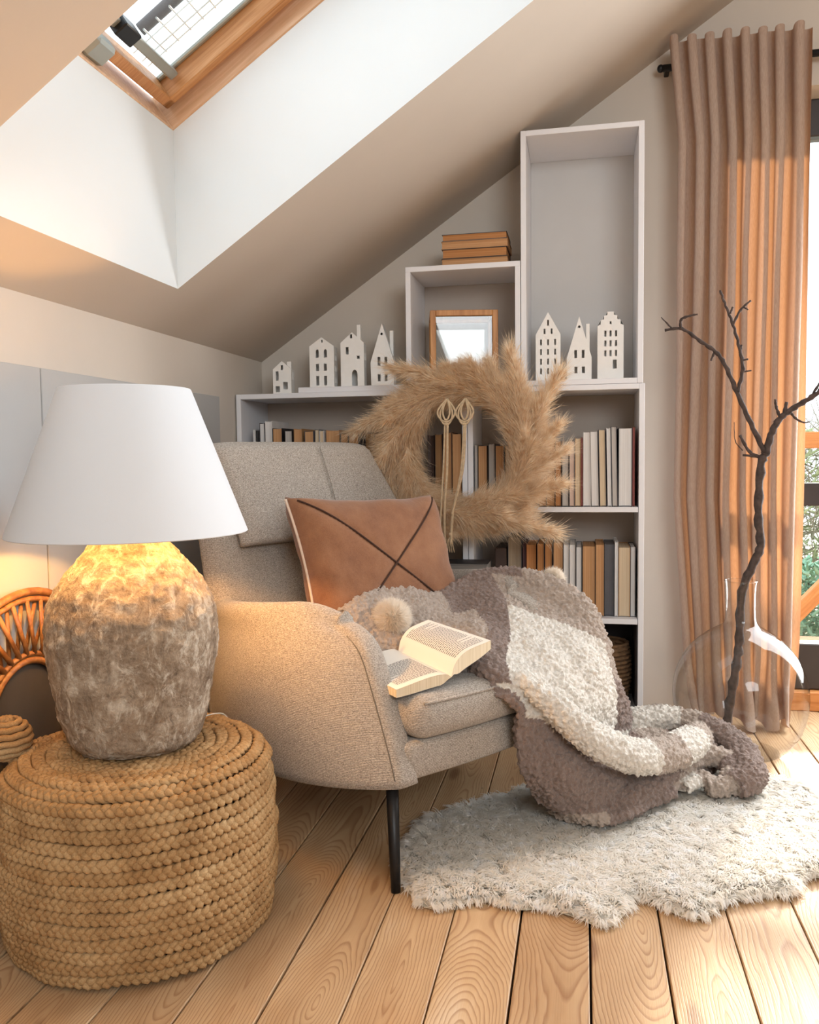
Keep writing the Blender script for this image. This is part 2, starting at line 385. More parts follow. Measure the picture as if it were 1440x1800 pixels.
for k in range(k0, int((XR-0.015)/PW)+1):
    o = link('plank', pm_tight if k in (-3, 2, -6) else pm_wide, None, floor); o.location = (0.015+PW*(k+0.5), 0, 0)

# ------------------------------------------------------------------ structure: walls
DX0, DX1, DZ1, WT = 0.47, 1.75, 2.20, 0.26             # terrace door opening in the gable wall
def polymesh(polys):
    V = []; F = []
    for p in polys: F.append(tuple(range(len(V), len(V)+len(p)))); V += p
    return mesh(V, F)
def gable(y):
    top = lambda x: (x, y, zr(x))
    return [[(XK, y, 0), (DX0, y, 0), (DX0, y, zr(DX0)), (XK, y, ZK)],
            [(DX0, y, DZ1), (DX1, y, DZ1), top(DX1), top(RIDGE), top(DX0)],
            [(DX1, y, 0), (XR, y, 0), top(XR), top(DX1)]]
g = gable(0.0)+gable(WT)+[[(DX0, 0, 0), (DX0, WT, 0), (DX0, WT, DZ1), (DX0, 0, DZ1)], [(DX1, 0, 0), (DX1, WT, 0), (DX1, WT, DZ1), (DX1, 0, DZ1)], [(DX0, 0, DZ1), (DX0, WT, DZ1), (DX1, WT, DZ1), (DX1, 0, DZ1)]]
struct(link('wall_back', polymesh(g), M['wall']))
struct(link('wall_front', polymesh([[(XK, YB, 0), (XR, YB, 0), (XR, YB, zr(XR)), (RIDGE, YB, zr(RIDGE)), (XK, YB, ZK)]]), M['wall']))
struct(link('wall_right', polymesh([[(XR, YB, 0), (XR, WT, 0), (XR, WT, zr(XR)), (XR, YB, zr(XR))]]), M['wall']))
wl = struct(link('wall_left', polymesh([[(XK, YB, 0), (XK, WT, 0), (XK, WT, ZK), (XK, YB, ZK)]]), M['wall']))
# painted board panels on the knee wall
for (y0, y1) in ((-0.425, -1.411), (-1.415, -2.40), (-2.404, -3.39)):
    box('wall_panel', (XK+0.0005, XK+0.008, y1, y0, 0.02, 1.168), M['panel'], wl, bevel=0.0015)

# ------------------------------------------------------------------ structure: sloped ceiling with skylight shaft
SX0, SY0, SY1, XT = -1.107, -1.88, -0.975, -0.15       # shaft: lower edge, near side, far side, top of the window
def zw(x): return 1.852+SL*(x+1.112)
XC = XT+(zw(XT)-zc(XT))/SL
P = lambda x, y: (x, y, zc(x))
q = [[P(XK, YB), P(RIDGE, YB), P(RIDGE, SY0), P(XK, SY0)], [P(XK, SY1), P(RIDGE, SY1), P(RIDGE, WT), P(XK, WT)],
     [P(XK, SY0), P(SX0, SY0), P(SX0, SY1), P(XK, SY1)], [P(XC, SY0), P(RIDGE, SY0), P(RIDGE, SY1), P(XC, SY1)],
     [(RIDGE, YB, zr(RIDGE)), (XR, YB, zr(XR)), (XR, WT, zr(XR)), (RIDGE, WT, zr(RIDGE))]]
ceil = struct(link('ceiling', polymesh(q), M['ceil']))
W_ = lambda x, y: (x, y, zw(x))
rv = [[P(SX0, SY0), P(SX0, SY1), W_(SX0, SY1), W_(SX0, SY0)], [P(XC, SY0), P(XC, SY1), W_(XT, SY1), W_(XT, SY0)],
      [P(SX0, SY1), P(XC, SY1), W_(XT, SY1), W_(SX0, SY1)], [P(SX0, SY0), P(XC, SY0), W_(XT, SY0), W_(SX0, SY0)]]
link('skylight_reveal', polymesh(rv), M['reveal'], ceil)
# the roof outside the shaft, so that the sky only enters through the glass
ro = [[(XK-.2, YB-.2, zw(XK-.2)), (SX0, YB-.2, zw(SX0)), (SX0, WT+.2, zw(SX0)), (XK-.2, WT+.2, zw(XK-.2))], [(XT, YB-.2, zw(XT)), (RIDGE, YB-.2, zw(RIDGE)), (RIDGE, WT+.2, zw(RIDGE)), (XT, WT+.2, zw(XT))],
      [(SX0, SY1, zw(SX0)), (XT, SY1, zw(XT)), (XT, WT+.2, zw(XT)), (SX0, WT+.2, zw(SX0))], [(SX0, YB-.2, zw(SX0)), (XT, YB-.2, zw(XT)), (XT, SY0, zw(XT)), (SX0, SY0, zw(SX0))],
      [(RIDGE, YB-.2, zw(RIDGE)), (XR+.2, YB-.2, zw(2*RIDGE-XR-.2)), (XR+.2, WT+.2, zw(2*RIDGE-XR-.2)), (RIDGE, WT+.2, zw(RIDGE))],
      [(XK-.2, WT+.2, 0), (XK-.2, YB-.2, 0), (XK-.2, YB-.2, zw(XK-.2)), (XK-.2, WT+.2, zw(XK-.2))]]
link('roof_deck', polymesh(ro), M['core'], ceil)

# skylight window, local frame: X up the slope, Y along the ridge, Z outward
win = struct(empty('window_1', (SX0, (SY0+SY1)/2, zw(SX0)))); ang = math.atan(SL); win.rotation_euler = (0, -ang, 0)
LX = (XT-SX0)/math.cos(ang); HY = (SY1-SY0)/2
def wbox(n, b, m, par=win, bev=0.003): return box(n, b, m, par, bevel=bev)
wbox('window_frame', (-0.03, 0.004, -HY-0.03, HY+0.03, 0.0, 0.11), M['pinepale']); wbox('window_frame', (LX-0.004, LX+0.03, -HY-0.03, HY+0.03, 0.0, 0.11), M['pinepale'])
wbox('window_frame', (0, LX, HY-0.004, HY+0.03, 0.0, 0.11), M['pinepale']); wbox('window_frame', (0, LX, -HY-0.03, -HY+0.004, 0.0, 0.11), M['pinepale'])
SI = 0.024; SWD = 0.030
sash = empty('sash'); sash.parent = win
wbox('sash_rail', (SI, SI+SWD, -HY+SI, HY-SI, 0.040, 0.112), M['pine'], sash); wbox('sash_rail', (LX-SI-SWD, LX-SI, -HY+SI, HY-SI, 0.040, 0.112), M['pine'], sash)
wbox('sash_stile', (SI, LX-SI, HY-SI-SWD, HY-SI, 0.040, 0.112), M['pine'], sash); wbox('sash_stile', (SI, LX-SI, -HY+SI, -HY+SI+SWD, 0.040, 0.112), M['pine'], sash)
G0 = SI+SWD
wbox('blind_side_rail', (G0, LX-G0, HY-G0-0.014, HY-G0, 0.092, 0.104), M['grey_metal'], win)
wbox('blind_bar', (G0+0.030, G0+0.056, -HY+G0+0.014, HY-G0-0.014, 0.065, 0.085), M['grey_metal'], win)
wbox('blind_bar_bracket', (G0+0.024, G0+0.064, 0.10, 0.17, 0.050, 0.094), M['black'], win)
wbox('sash_latch', (0.004, 0.06, 0.03, 0.105, 0.012, 0.055), M['grey_metal'], win, 0.008)
wbox('pane', (G0, LX-G0, -HY+G0, HY-G0, 0.108, 0.114), M['pane'], win, 0)
# white wire ladder of the outside awning with a grey pipe behind it
parts = []
for yy in (HY-0.075, HY-0.105, HY-0.15): parts.append(tube_arrays([(G0, yy, 0.135), (LX-G0, yy, 0.135)], 0.0022, 6))
for i in range(22):
    xx = G0+0.02+i*0.043; parts.append(tube_arrays([(xx, HY-0.065, 0.138), (xx, HY-0.185, 0.138)], 0.0028, 6))
o = link('awning_wire_grid', npmesh(*join_arrays(parts)), M['whitewire'], win); o['kind'] = 'stuff'
link('awning_pipe', tube([(G0+0.05, HY-0.155, 0.165), (LX+0.1, HY-0.155, 0.165)], 0.016, 14), M['darkframe'], win)

# ------------------------------------------------------------------ terrace door (window_2) in the gable wall
door = struct(empty('door_1', (0, 0.15, 0)))
def dbox(n, b, m): return box(n, b, m, door, bevel=0.004)
dbox('frame_post', (DX0, DX0+0.09, -0.03, 0.04, 0.03, DZ1), M['darkframe']); dbox('frame_post', (DX1-0.09, DX1, -0.03, 0.04, 0.03, DZ1), M['darkframe'])
dbox('frame_head', (DX0+0.09, DX1-0.09, -0.03, 0.04, 2.07, DZ1), M['darkframe']); dbox('transom_rail', (DX0+0.09, DX1-0.09, -0.03, 0.04, 0.755, 0.838), M['darkframe'])
dbox('bottom_rail', (DX0+0.09, DX1-0.09, -0.03, 0.04, 0.075, 0.245), M['darkframe'])
dbox('threshold', (DX0, DX1, -0.06, 0.08, 0.0, 0.072), M['beam'])
dbox('pane', (DX0+0.09, DX1-0.09, 0.0, 0.006, 0.838, 2.07), M['pane']); dbox('pane', (DX0+0.09, DX1-0.09, 0.0, 0.006, 0.245, 0.755), M['pane'])

# ------------------------------------------------------------------ outside: terrace railing, garden
struct(box('ground', (-6, 9, 0.5, 14, -0.5, -0.32), plain('frosted_lawn', '#c2c6b2', 0.95, 0.2, 3), bevel=0))
struct(box('terrace_deck', (-1.5, 4.5, 0.31, 1.6, -0.12, -0.03), M['pinepale'], bevel=0))
rail = empty('terrace_railing', (0, 1.25, -0.03)); tag(rail, 'orange timber terrace railing with diagonal braces outside the glazed door', 'railing')
RB = lambda n, b: box(n, b, M['beam'], rail, bevel=0.005)
RB('top_rail', (-0.5, 4.2, -0.05, 0.05, 1.0, 1.08))
for px in (0.1, 1.75, 3.4): RB('post', (px-0.045, px+0.045, -0.045, 0.045, 0.0, 1.0))
for (xa, za, xb, zb) in ((0.98, 0.12, 1.72, 0.95), (1.78, 0.95, 2.5, 0.12), (0.15, 0.95, 0.95, 0.45)):
    L = math.hypot(xb-xa, zb-za); me = boxmesh(0, L, -0.03, 0.03, -0.035, 0.035, 0.005)
    o = link('brace', me, M['beam'], rail, (xa, 0, za), (0, -math.atan2(zb-za, xb-xa), 0))
def twigs(n, cx, cy, wx, wy, h, r0, seed, tw):
    g = np.random.default_rng(seed); V = []; F = []; k = 0
    for i in range(n):
        p = np.array([cx+g.uniform(-wx, wx), cy+g.uniform(-wy, wy), -0.32+g.uniform(0, h*0.8)]); d = g.normal(0, 1, 3); d[2] = abs(d[2])*0.7+0.2; d /= np.linalg.norm(d)
        L = g.uniform(0.15, 0.5)*tw; s = np.cross(d, g.normal(0, 1, 3)); s /= np.linalg.norm(s); r = r0*g.uniform(0.5, 1.4); u = np.cross(d, s)
        for pp, rr in ((p, r), (p+d*L, r*0.4)):
            for a in (0, 2.1, 4.2): V.append(pp+rr*(math.cos(a)*s+math.sin(a)*u))
        for a in range(3): b = (a+1) % 3; F.append((k+a, k+b, k+3+b, k+3+a))
        k += 6
    return npmesh(V, F, False)
M['twig'] = plain('frosted_twig', '#8f8b7c', 0.9, 0.3, 8); M['leaf'] = plain('pale_leaf', '#a3b48c', 0.8, 0.3, 8); M['green'] = plain('teal_bush_leaf', '#8dbfa6', 0.7, 0.25, 8)
for i, (cx, cy, wx, h, n) in enumerate(((1.35, 3.2, 0.72, 1.75, 1500), (3.4, 3.4, 0.7, 1.7, 900), (-0.8, 3.5, 0.7, 1.6, 500))):
    b = empty('garden_bush', (cx, cy, -0.32)); tag(b, ['bare frosted garden bush seen through the glazed door behind the railing', 'bare frosted bush further right beyond the railing', 'bare frosted bush hidden behind the curtain'][i], 'bush')
    for nm, mt, sd_, rr in (('twigs', 'twig', 5, 0.005), ('leaves', 'leaf', 6, 0.012)):
        o = link(nm, twigs(n, 0, 0, wx, 0.5, h, rr, sd_+i, 1.0 if nm == 'twigs' else 0.25), M[mt], b); o.location = (0, 0, 0.32); o['kind'] = 'stuff'
b = empty('evergreen_shrub', (1.3, 2.1, -0.32)); tag(b, 'low green shrub below the timber brace outside the door', 'shrub')
o = link('leaves', twigs(2200, 0, 0, 0.5, 0.25, 0.75, 0.014, 15, 0.16), M['green'], b); o.location = (0, 0, 0.32); o['kind'] = 'stuff'

# ------------------------------------------------------------------ bookcases
def case(name, x0, x1, z0, z1, label, shelves, bottom=True, back='caseback', y0=-0.28, top=True, topover=False):
    b = empty(name, ((x0+x1)/2, y0/2, z0)); tag(b, label, 'bookcase'); cx = (x0+x1)/2; t = 0.018
    B = lambda n, bb, m='case': box(n, (bb[0]-cx, bb[1]-cx, bb[2]-y0/2, bb[3]-y0/2, bb[4]-z0, bb[5]-z0), M[m], b, bevel=0.0012)
    zt = z1-(t if topover else 0)
    B('side_panel', (x0, x0+t, y0, -0.004, z0, zt)); B('side_panel', (x1-t, x1, y0, -0.004, z0, zt))
    if topover: B('top_panel', (x0, x1, y0, -0.004, z1-t, z1))
    else: B('top_panel', (x0+t, x1-t, y0, -0.004, z1-t, z1))
    if bottom: B('bottom_panel', (x0+t, x1-t, y0+0.002, -0.004, z0 if z0 > 0.5 else 0.05, (z0 if z0 > 0.5 else 0.05)+t))
    for z in shelves: B('shelf', (x0+t+0.001, x1-t-0.001, y0+0.004, -0.01, z-t, z))
    B('back_panel', (x0+t, x1-t, -0.012, -0.004, z0+0.002, z1-t), back)
    return b
LT = 1.185
M['recess_shade'] = plain('recess_shade_sheet', '#3f3b3e', 0.8, 0.06, 10)
case('low_bookcase', -1.240, -0.392, 0, LT, 'wide low white bookcase under the sloping ceiling behind the armchair', (0.775, 0.395))
rb = case('low_bookcase', -0.390, 0.200, 0, LT, 'low white bookcase right of the wreath carrying two rows of books', (0.775, 0.395))
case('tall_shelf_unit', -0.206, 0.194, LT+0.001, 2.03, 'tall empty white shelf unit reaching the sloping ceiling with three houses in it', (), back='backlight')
case('small_shelf_unit', -0.604, -0.208, LT+0.001, 1.606, 'small open white shelf unit holding the glass display box', (), bottom=False, back='caseback', topover=True)
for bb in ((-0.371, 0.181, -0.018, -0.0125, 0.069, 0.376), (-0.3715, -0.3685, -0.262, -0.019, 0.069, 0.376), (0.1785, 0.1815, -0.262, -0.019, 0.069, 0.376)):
    box('recess_shade_sheet', (bb[0]+0.095, bb[1]+0.095, bb[2]+0.14, bb[3]+0.14, bb[4], bb[5]), M['recess_shade'], rb, bevel=0)  # dark sheets added to paint depth shade into the lowest compartment
tag(box('white_board', (-1.005, -0.612, -0.27, -0.03, LT, LT+0.020), M['case'], bevel=0.002), 'flat white board under three white houses on the low bookcase', 'board')

# ------------------------------------------------------------------ books
def book(x0, x1, h, z0, yf, d, pg, cv, label, group, lean=0.0, flat=False):
    """stands with its fore-edge to the room; local origin at its foot; cover is a folded case, page_block sits inside it"""
    wd = x1-x0; b = empty('book', ((x0+x1)/2, yf+d/2, z0)); tag(b, label, 'book', group); ct = min(0.0016, wd*0.16); w2 = wd/2
    V = []; F = []
    def bx(a0, a1, b0, b1, c0, c1):
        k = len(V); V.extend([(x, y, z) for z in (c0, c1) for y in (b0, b1) for x in (a0, a1)])
        F.extend([tuple(k+i for i in f) for f in ((0, 2, 3, 1), (4, 5, 7, 6), (0, 1, 5, 4), (2, 6, 7, 3), (0, 4, 6, 2), (1, 3, 7, 5))])
    bx(-w2, -w2+ct, -d/2, d/2, 0, h); bx(w2-ct, w2, -d/2, d/2, 0, h); bx(-w2+ct, w2-ct, d/2-ct, d/2, 0, h)
    link('cover', mesh(V, F), CV[cv], b)
    V = []; F = []; n = 5; e = 0.0025; ww = w2-ct                        # page block with a slightly hollow fore-edge
    for z in (e, h-e):
        for i in range(n): t = i/(n-1); V.append((-ww+2*ww*t, -d/2+0.003+0.10*wd*math.sin(PI*t), z))
        V += [(ww, d/2-ct, z), (-ww, d/2-ct, z)]
    m = n+2
    F = [tuple(range(m-1, -1, -1)), tuple(range(m, 2*m))]+[(i, (i+1) % m, m+(i+1) % m, m+i) for i in range(m)]
    link('page_block', mesh(V, F), PG[pg], b)
    b.rotation_euler = (0, lean, 0); return b
ORD = ['first', 'second', 'third', 'fourth', 'fifth', 'sixth', 'seventh', 'eighth', 'ninth', 'tenth', 'eleventh', 'twelfth', 'thirteenth', 'fourteenth', 'fifteenth', 'sixteenth', 'seventeenth', 'eighteenth', 'nineteenth', 'twentieth']
DESC = {'tan': 'tan paged book', 'orange': 'orange tan paged book', 'brown': 'brown paged book', 'cream': 'cream paged book', 'grey': 'grey paged book', 'white': 'white paged book', 'taupe': 'taupe paged book', 'pink': 'pinkish paged book',
        'darkbrown': 'dark brown book', 'black': 'black book', 'charcoal': 'charcoal book', 'maroon': 'thin maroon book', 'red': 'thin red edged book', 'striped': 'cream striped book'}
COVER = {'tan': ['black', 'brown', 'tan', 'charcoal'], 'orange': ['black', 'darkbrown', 'orange'], 'brown': ['darkbrown', 'black'], 'cream': ['white', 'tan', 'charcoal'], 'grey': ['grey', 'charcoal', 'black'], 'white': ['white', 'grey', 'charcoal'], 'taupe': ['charcoal'], 'pink': ['tan', 'grey'], 'striped': ['charcoal']}
PG['striped'] = PG['cream']
ROW_A = [(-1.181, -1.173, 0.283, 'white'), (-1.171, -1.159, 0.278, 'black'), (-1.157, -1.137, 0.305, 'white'), (-1.133, -1.107, 0.312, 'white'), (-1.105, -1.069, 0.285, 'tan'), (-1.059, -1.031, 0.276, 'grey'), (-1.025, -0.995, 0.282, 'tan'), (-0.984, -0.95, 0.273, 'tan'), (-0.947, -0.93, 0.278, 'cream'), (-0.929, -0.913, 0.274, 'cream'), (-0.905, -0.856, 0.275, 'tan'), (-0.852, -0.823, 0.262, 'tan'), (-0.82, -0.783, 0.266, 'tan'), (-0.781, -0.76, 0.269, 'black'), (-0.758, -0.727, 0.261, 'brown'), (-0.534, -0.512, 0.251, 'darkbrown'), (-0.508, -0.482, 0.254, 'brown'), (-0.478, -0.448, 0.26, 'tan'), (-0.446, -0.416, 0.255, 'tan')]
ROW_R = [(-0.368, -0.358, 0.215, 'grey'), (-0.356, -0.325, 0.212, 'tan'), (-0.321, -0.298, 0.218, 'grey'), (-0.296, -0.266, 0.212, 'tan'), (-0.262, -0.247, 0.211, 'cream'), (-0.148, -0.123, 0.221, 'tan'), (-0.121, -0.095, 0.225, 'tan'), (-0.093, -0.072, 0.224, 'orange'), (-0.07, -0.047, 0.218, 'grey'), (-0.045, -0.028, 0.223, 'pink'), (-0.026, -0.008, 0.233, 'cream'), (-0.006, -0.001, 0.236, 'red'), (0.001, 0.026, 0.253, 'white'), (0.028, 0.053, 0.255, 'white'), (0.056, 0.078, 0.26, 'striped'), (0.082, 0.095, 0.265, 'white'), (0.097, 0.115, 0.269, 'grey'), (0.117, 0.161, 0.264, 'white'), (0.163, 0.170, 0.266, 'red')]
ROW_B = [(-0.257, -0.209, 0.271, 'taupe'), (-0.205, -0.194, 0.251, 'maroon'), (-0.192, -0.16, 0.247, 'orange'), (-0.156, -0.131, 0.251, 'orange'), (-0.129, -0.104, 0.25, 'orange'), (-0.1, -0.067, 0.254, 'tan'), (-0.065, -0.048, 0.248, 'white'), (-0.046, -0.025, 0.248, 'white'), (-0.023, -0.003, 0.239, 'white'), (-0.001, 0.042, 0.243, 'tan'), (0.044, 0.071, 0.249, 'tan'), (0.073, 0.105, 0.25, 'charcoal'), (0.107, 0.118, 0.258, 'white'), (0.12, 0.158, 0.24, 'cream'), (0.159, 0.176, 0.241, 'white')]
def shelf_row(rows, z, yf, where, group, dep=(0.15, 0.2)):
    for i, (a, b_, h, c) in enumerate(rows):
        cs = COVER.get(c, [c]); cv = cs[i % len(cs)]; cv = cv if cv in CV else 'charcoal'
        lean = 0.0
        if where.endswith('house shelf') and 13 <= i <= 16: lean = -0.02
        book(a, b_, h, z+0.0005, yf+random.uniform(-0.004, 0.006), random.uniform(*dep), c, cv, f'{DESC[c]}, {ORD[i]} from left {where}', group, lean)
shelf_row(ROW_A, 0.775, -0.268, 'in the wide low bookcase row', 'books on the wide low bookcase shelf')
shelf_row(ROW_R, 0.775, -0.268, 'in the row under the right house shelf', 'books under the right house shelf')
shelf_row(ROW_B, 0.395, -0.238, 'in the lowest right book row', 'books on the lowest right shelf')
tag(box('book', (-0.302, -0.262, -0.25, -0.06, 0.3955, 0.63), CV['darkbrown'], bevel=0.003), 'thick dark book leading the lowest right row behind the chair arm', 'book', 'books on the lowest right shelf')
# the tan books lying on the small shelf unit, and the pile of dark books behind the chair
def lying(x0, x1, yf, d, z0, th, pg, cv, label, group, rz=0.0):
    b = book(-th/2, th/2, x1-x0, 0, -d/2, d, pg, cv, label, group); b.location = (x1, yf+d/2, z0+th/2); b.rotation_euler = (0, -PI/2, rz); return b
z = 1.6065
for i, th in enumerate((0.023, 0.031, 0.026, 0.023)):
    lying(-0.480+0.003*(i % 2), -0.254+0.004*((i+1) % 2), -0.262, 0.15, z, th, 'orange' if i % 2 else 'tan', ('brown', 'black', 'tan', 'charcoal')[i], ['bottom', 'second', 'third', 'top'][i]+' tan paged book of the stack on the small shelf unit', 'tan books lying on the small shelf unit'); z += th+0.0008
z = 0.0
names = ['lowest', 'second', 'third', 'fourth', 'fifth', 'sixth', 'seventh', 'eighth', 'ninth', 'tenth', 'eleventh', 'twelfth', 'thirteenth', 'topmost']
for i in range(14):
    th = (0.046, 0.05, 0.044, 0.048, 0.046, 0.05, 0.046, 0.04, 0.04, 0.036, 0.036, 0.036, 0.034, 0.03)[i]
    lying(-0.462+0.004*(i*7 % 3), -0.302-0.004*(i*5 % 3), -0.40+0.003*(i % 2), 0.115, z, th, 'darkgrey' if i % 3 else 'grey', ('charcoal', 'black', 'darkbrown')[i % 3], f'{names[i]} dark book of the floor pile between armchair and bookcase', 'dark books piled behind the armchair'); z += th+0.0008

# ------------------------------------------------------------------ white ceramic houses
def rect(x, z, w_, h): return [(x-w_/2, z-h/2), (x+w_/2, z-h/2), (x+w_/2, z+h/2), (x-w_/2, z+h/2)]
def arch(x, z, w_, h): return [(x-w_/2, z-h/2), (x+w_/2, z-h/2), (x+w_/2, z+h/5)]+[(x+w_/2*math.cos(a), z+h/5+h*0.3*math.sin(a)) for a in np.linspace(0.5, PI-0.5, 5)]+[(x-w_/2, z+h/5)]
def circ(x, z, r): return [(x+r*math.cos(a), z+r*math.sin(a)) for a in np.linspace(0, 2*PI, 12, endpoint=False)]
def house(loc, W, eave, H, depth, holes, label, group, outline=None, sideholes=None, chimney=None, rz=0.0, roof=True):
    h = empty('ceramic_house', loc, rz); tag(h, label, 'house', group); t = 0.004
    ol = outline or [(-W/2, 0), (W/2, 0), (W/2, eave), (0, H), (-W/2, eave)]
    link('facade', plate(ol, holes, t), M['ceramic'], h)
    link('rear_wall', plate(ol, [], t), M['ceramic'], h, (0, depth-t, 0))
    for sx in (-1, 1):
        me = plate([(0, 0), (depth-2*t, 0), (depth-2*t, eave), (0, eave)], sideholes or [], t)
        link('side_wall', me, M['ceramic'], h, (sx*W/2 if sx > 0 else -W/2+t, t, 0), (0, 0, PI/2))
    V = []; n = len(ol); up = [p for p in ol if p[1] >= eave-1e-6]; up.sort(key=lambda p: p[0])
    V = [(x, y, z_) for y in (t, depth-t) for x, z_ in up]+[(x, y, z_-t) for y in (t, depth-t) for x, z_ in up]; k = len(up)
    F = [(i, i+1, k+i+1, k+i) for i in range(k-1)]+[(2*k+i, 3*k+i, 3*k+i+1, 2*k+i+1) for i in range(k-1)]
    link('roof', mesh(V, F), M['ceramic'], h)
    if chimney: cx, cz0, cz1, cw, cy = chimney; box('chimney', (cx-cw/2, cx+cw/2, cy, cy+0.018, cz0, cz1), M['ceramic'], h, bevel=0.001)
    return h
GL = 'white houses on the low bookcase'; GR = 'white houses in the tall shelf unit'; ZB = LT+0.0205; Y0 = -0.22
side9 = [rect(x, z_, 0.008, 0.022) for x in (0.02, 0.036, 0.052) for z_ in (0.03, 0.072, 0.112)]
house((-1.083, Y0, LT+0.0005), 0.068, 0.092, 0.122, 0.055, [rect(-0.018, 0.068, 0.011, 0.034), rect(0.0, 0.098, 0.008, 0.018), rect(-0.017, 0.02, 0.016, 0.022), rect(0.012, 0.032, 0.017, 0.027)], 'smallest white ceramic house with a chimney on the low bookcase corner', GL, sideholes=[rect(0.016, 0.07, 0.007, 0.03), rect(0.03, 0.07, 0.007, 0.03)], chimney=(0.022, 0.095, 0.122, 0.016, 0.02), rz=0.12)
house((-0.93, Y0, ZB), 0.090, 0.150, 0.182, 0.07, [arch(-0.016, 0.124, 0.011, 0.03), arch(0.014, 0.124, 0.011, 0.03)]+[rect(x, z_, 0.011, h_) for x in (-0.016, 0.013) for z_, h_ in ((0.074, 0.026), (0.026, 0.034))]+[rect(0.002, 0.168, 0.005, 0.01)], 'white ceramic house with six windows beside the smallest house', GL, sideholes=side9, rz=0.10)
house((-0.815, Y0, ZB), 0.085, 0.158, 0.195, 0.06, [rect(-0.018, 0.130, 0.010, 0.026), rect(0.022, 0.106, 0.010, 0.011), rect(-0.003, 0.181, 0.008, 0.014), arch(0.008, 0.032, 0.021, 0.06)], 'white ceramic house with arched door and tall chimney between two others', GL, sideholes=[rect(0.015, 0.11, 0.007, 0.025), rect(0.028, 0.11, 0.007, 0.025), rect(0.04, 0.11, 0.007, 0.025)], chimney=(0.023, 0.16, 0.223, 0.014, 0.01), rz=0.10)
house((-0.704, Y0, ZB), 0.083, 0.085, 0.222, 0.06, [circ(-0.001, 0.185, 0.0045), rect(-0.012, 0.088, 0.010, 0.031), rect(0.013, 0.088, 0.010, 0.031), rect(-0.012, 0.030, 0.010, 0.025), rect(0.013, 0.030, 0.010, 0.025)], 'white ceramic house with steep pointed gable beside the small shelf unit', GL, outline=[(-0.041, 0), (0.041, 0), (0.0425, 0.085), (0.0, 0.222), (-0.0425, 0.085)], sideholes=[rect(x, 0.03, 0.006, 0.022) for x in (0.016, 0.028, 0.04)], chimney=(0.03, 0.11, 0.2, 0.013, 0.03), rz=0.08)
ZT = LT+0.001+0.018+0.0005
house((-0.118, Y0, ZT), 0.084, 0.160, 0.236, 0.045, [rect(x, z_, 0.006, 0.020) for x in (-0.024, 0.0, 0.024) for z_ in (0.035, 0.068, 0.101, 0.134)]+[rect(-0.012, 0.171, 0.006, 0.018), rect(0.012, 0.171, 0.006, 0.018), rect(0.0, 0.200, 0.006, 0.02)], 'white ceramic house with fifteen small windows, leftmost in the tall unit', GR, rz=0.02)
house((-0.013, Y0, ZT), 0.083, 0.078, 0.217, 0.045, [circ(0.0, 0.182, 0.0045), rect(-0.012, 0.09, 0.009, 0.027), rect(0.013, 0.09, 0.009, 0.027), rect(-0.011, 0.036, 0.010, 0.022), rect(0.014, 0.036, 0.010, 0.022)], 'white ceramic house with pointed gable and side chimney, middle of three', GR, chimney=(0.029, 0.1, 0.193, 0.012, 0.012), rz=0.02)
st = [(-0.043, 0), (0.043, 0), (0.043, 0.182), (0.033, 0.186), (0.033, 0.2), (0.022, 0.203), (0.022, 0.215), (0.011, 0.217), (0.011, 0.228), (-0.011, 0.228), (-0.011, 0.217), (-0.022, 0.215), (-0.022, 0.203), (-0.033, 0.2), (-0.033, 0.186), (-0.043, 0.182)]
house((0.091, Y0, ZT), 0.086, 0.182, 0.228, 0.045, [rect(x, z_, 0.007, 0.020) for x in (-0.017, 0.0, 0.018) for z_ in (0.089, 0.122, 0.155)]+[rect(0.0, 0.191, 0.006, 0.009), rect(0.014, 0.052, 0.013, 0.03)], 'white ceramic house with stepped gable, rightmost in the tall unit', GR, outline=st, rz=0.02)

# ------------------------------------------------------------------ glass display box
lb = empty('display_box', (-0.422, -0.158, LT+0.0005), 0.20); tag(lb, 'honey wood and glass display box in the small shelf unit', 'box')
w2, dp, hh, t = 0.118, 0.088, 0.272, 0.020
for sx in (-1, 1):
    for sy in (-1, 1): box('post', (sx*w2-(t if sx > 0 else 0), sx*w2+(0 if sx > 0 else t), sy*dp-(t if sy > 0 else 0), sy*dp+(0 if sy > 0 else t), 0, hh), M['oak'], lb)
for sy in (-1, 1):
    for z_ in (0, hh-t): box('rail', (-w2+t, w2-t, sy*dp-(t if sy > 0 else 0), sy*dp+(0 if sy > 0 else t), z_, z_+t), M['oak'], lb)
for sx in (-1, 1):
    for z_ in (0, hh-t): box('rail', (sx*w2-(t if sx > 0 else 0), sx*w2+(0 if sx > 0 else t), -dp+t, dp-t, z_, z_+t), M['oak'], lb)
for sy in (-1, 1): box('pane', (-w2+t, w2-t, sy*(dp-0.010)-0.001, sy*(dp-0.010)+0.001, t, hh-t), M['glass'], lb, bevel=0)
for sx in (-1, 1): box('pane', (sx*(w2-0.010)-0.001, sx*(w2-0.010)+0.001, -dp+t, dp-t, t, hh-t), M['glass'], lb, bevel=0)
box('pane', (-w2+t, w2-t, -dp+t, dp-t, hh-0.011, hh-0.009), M['glass'], lb, bevel=0)
box('inner_tray', (-w2+t+0.004, w2-t-0.004, -dp+t, dp-t-0.004, t, t+0.006), M['ceramic'], lb, bevel=0.001)

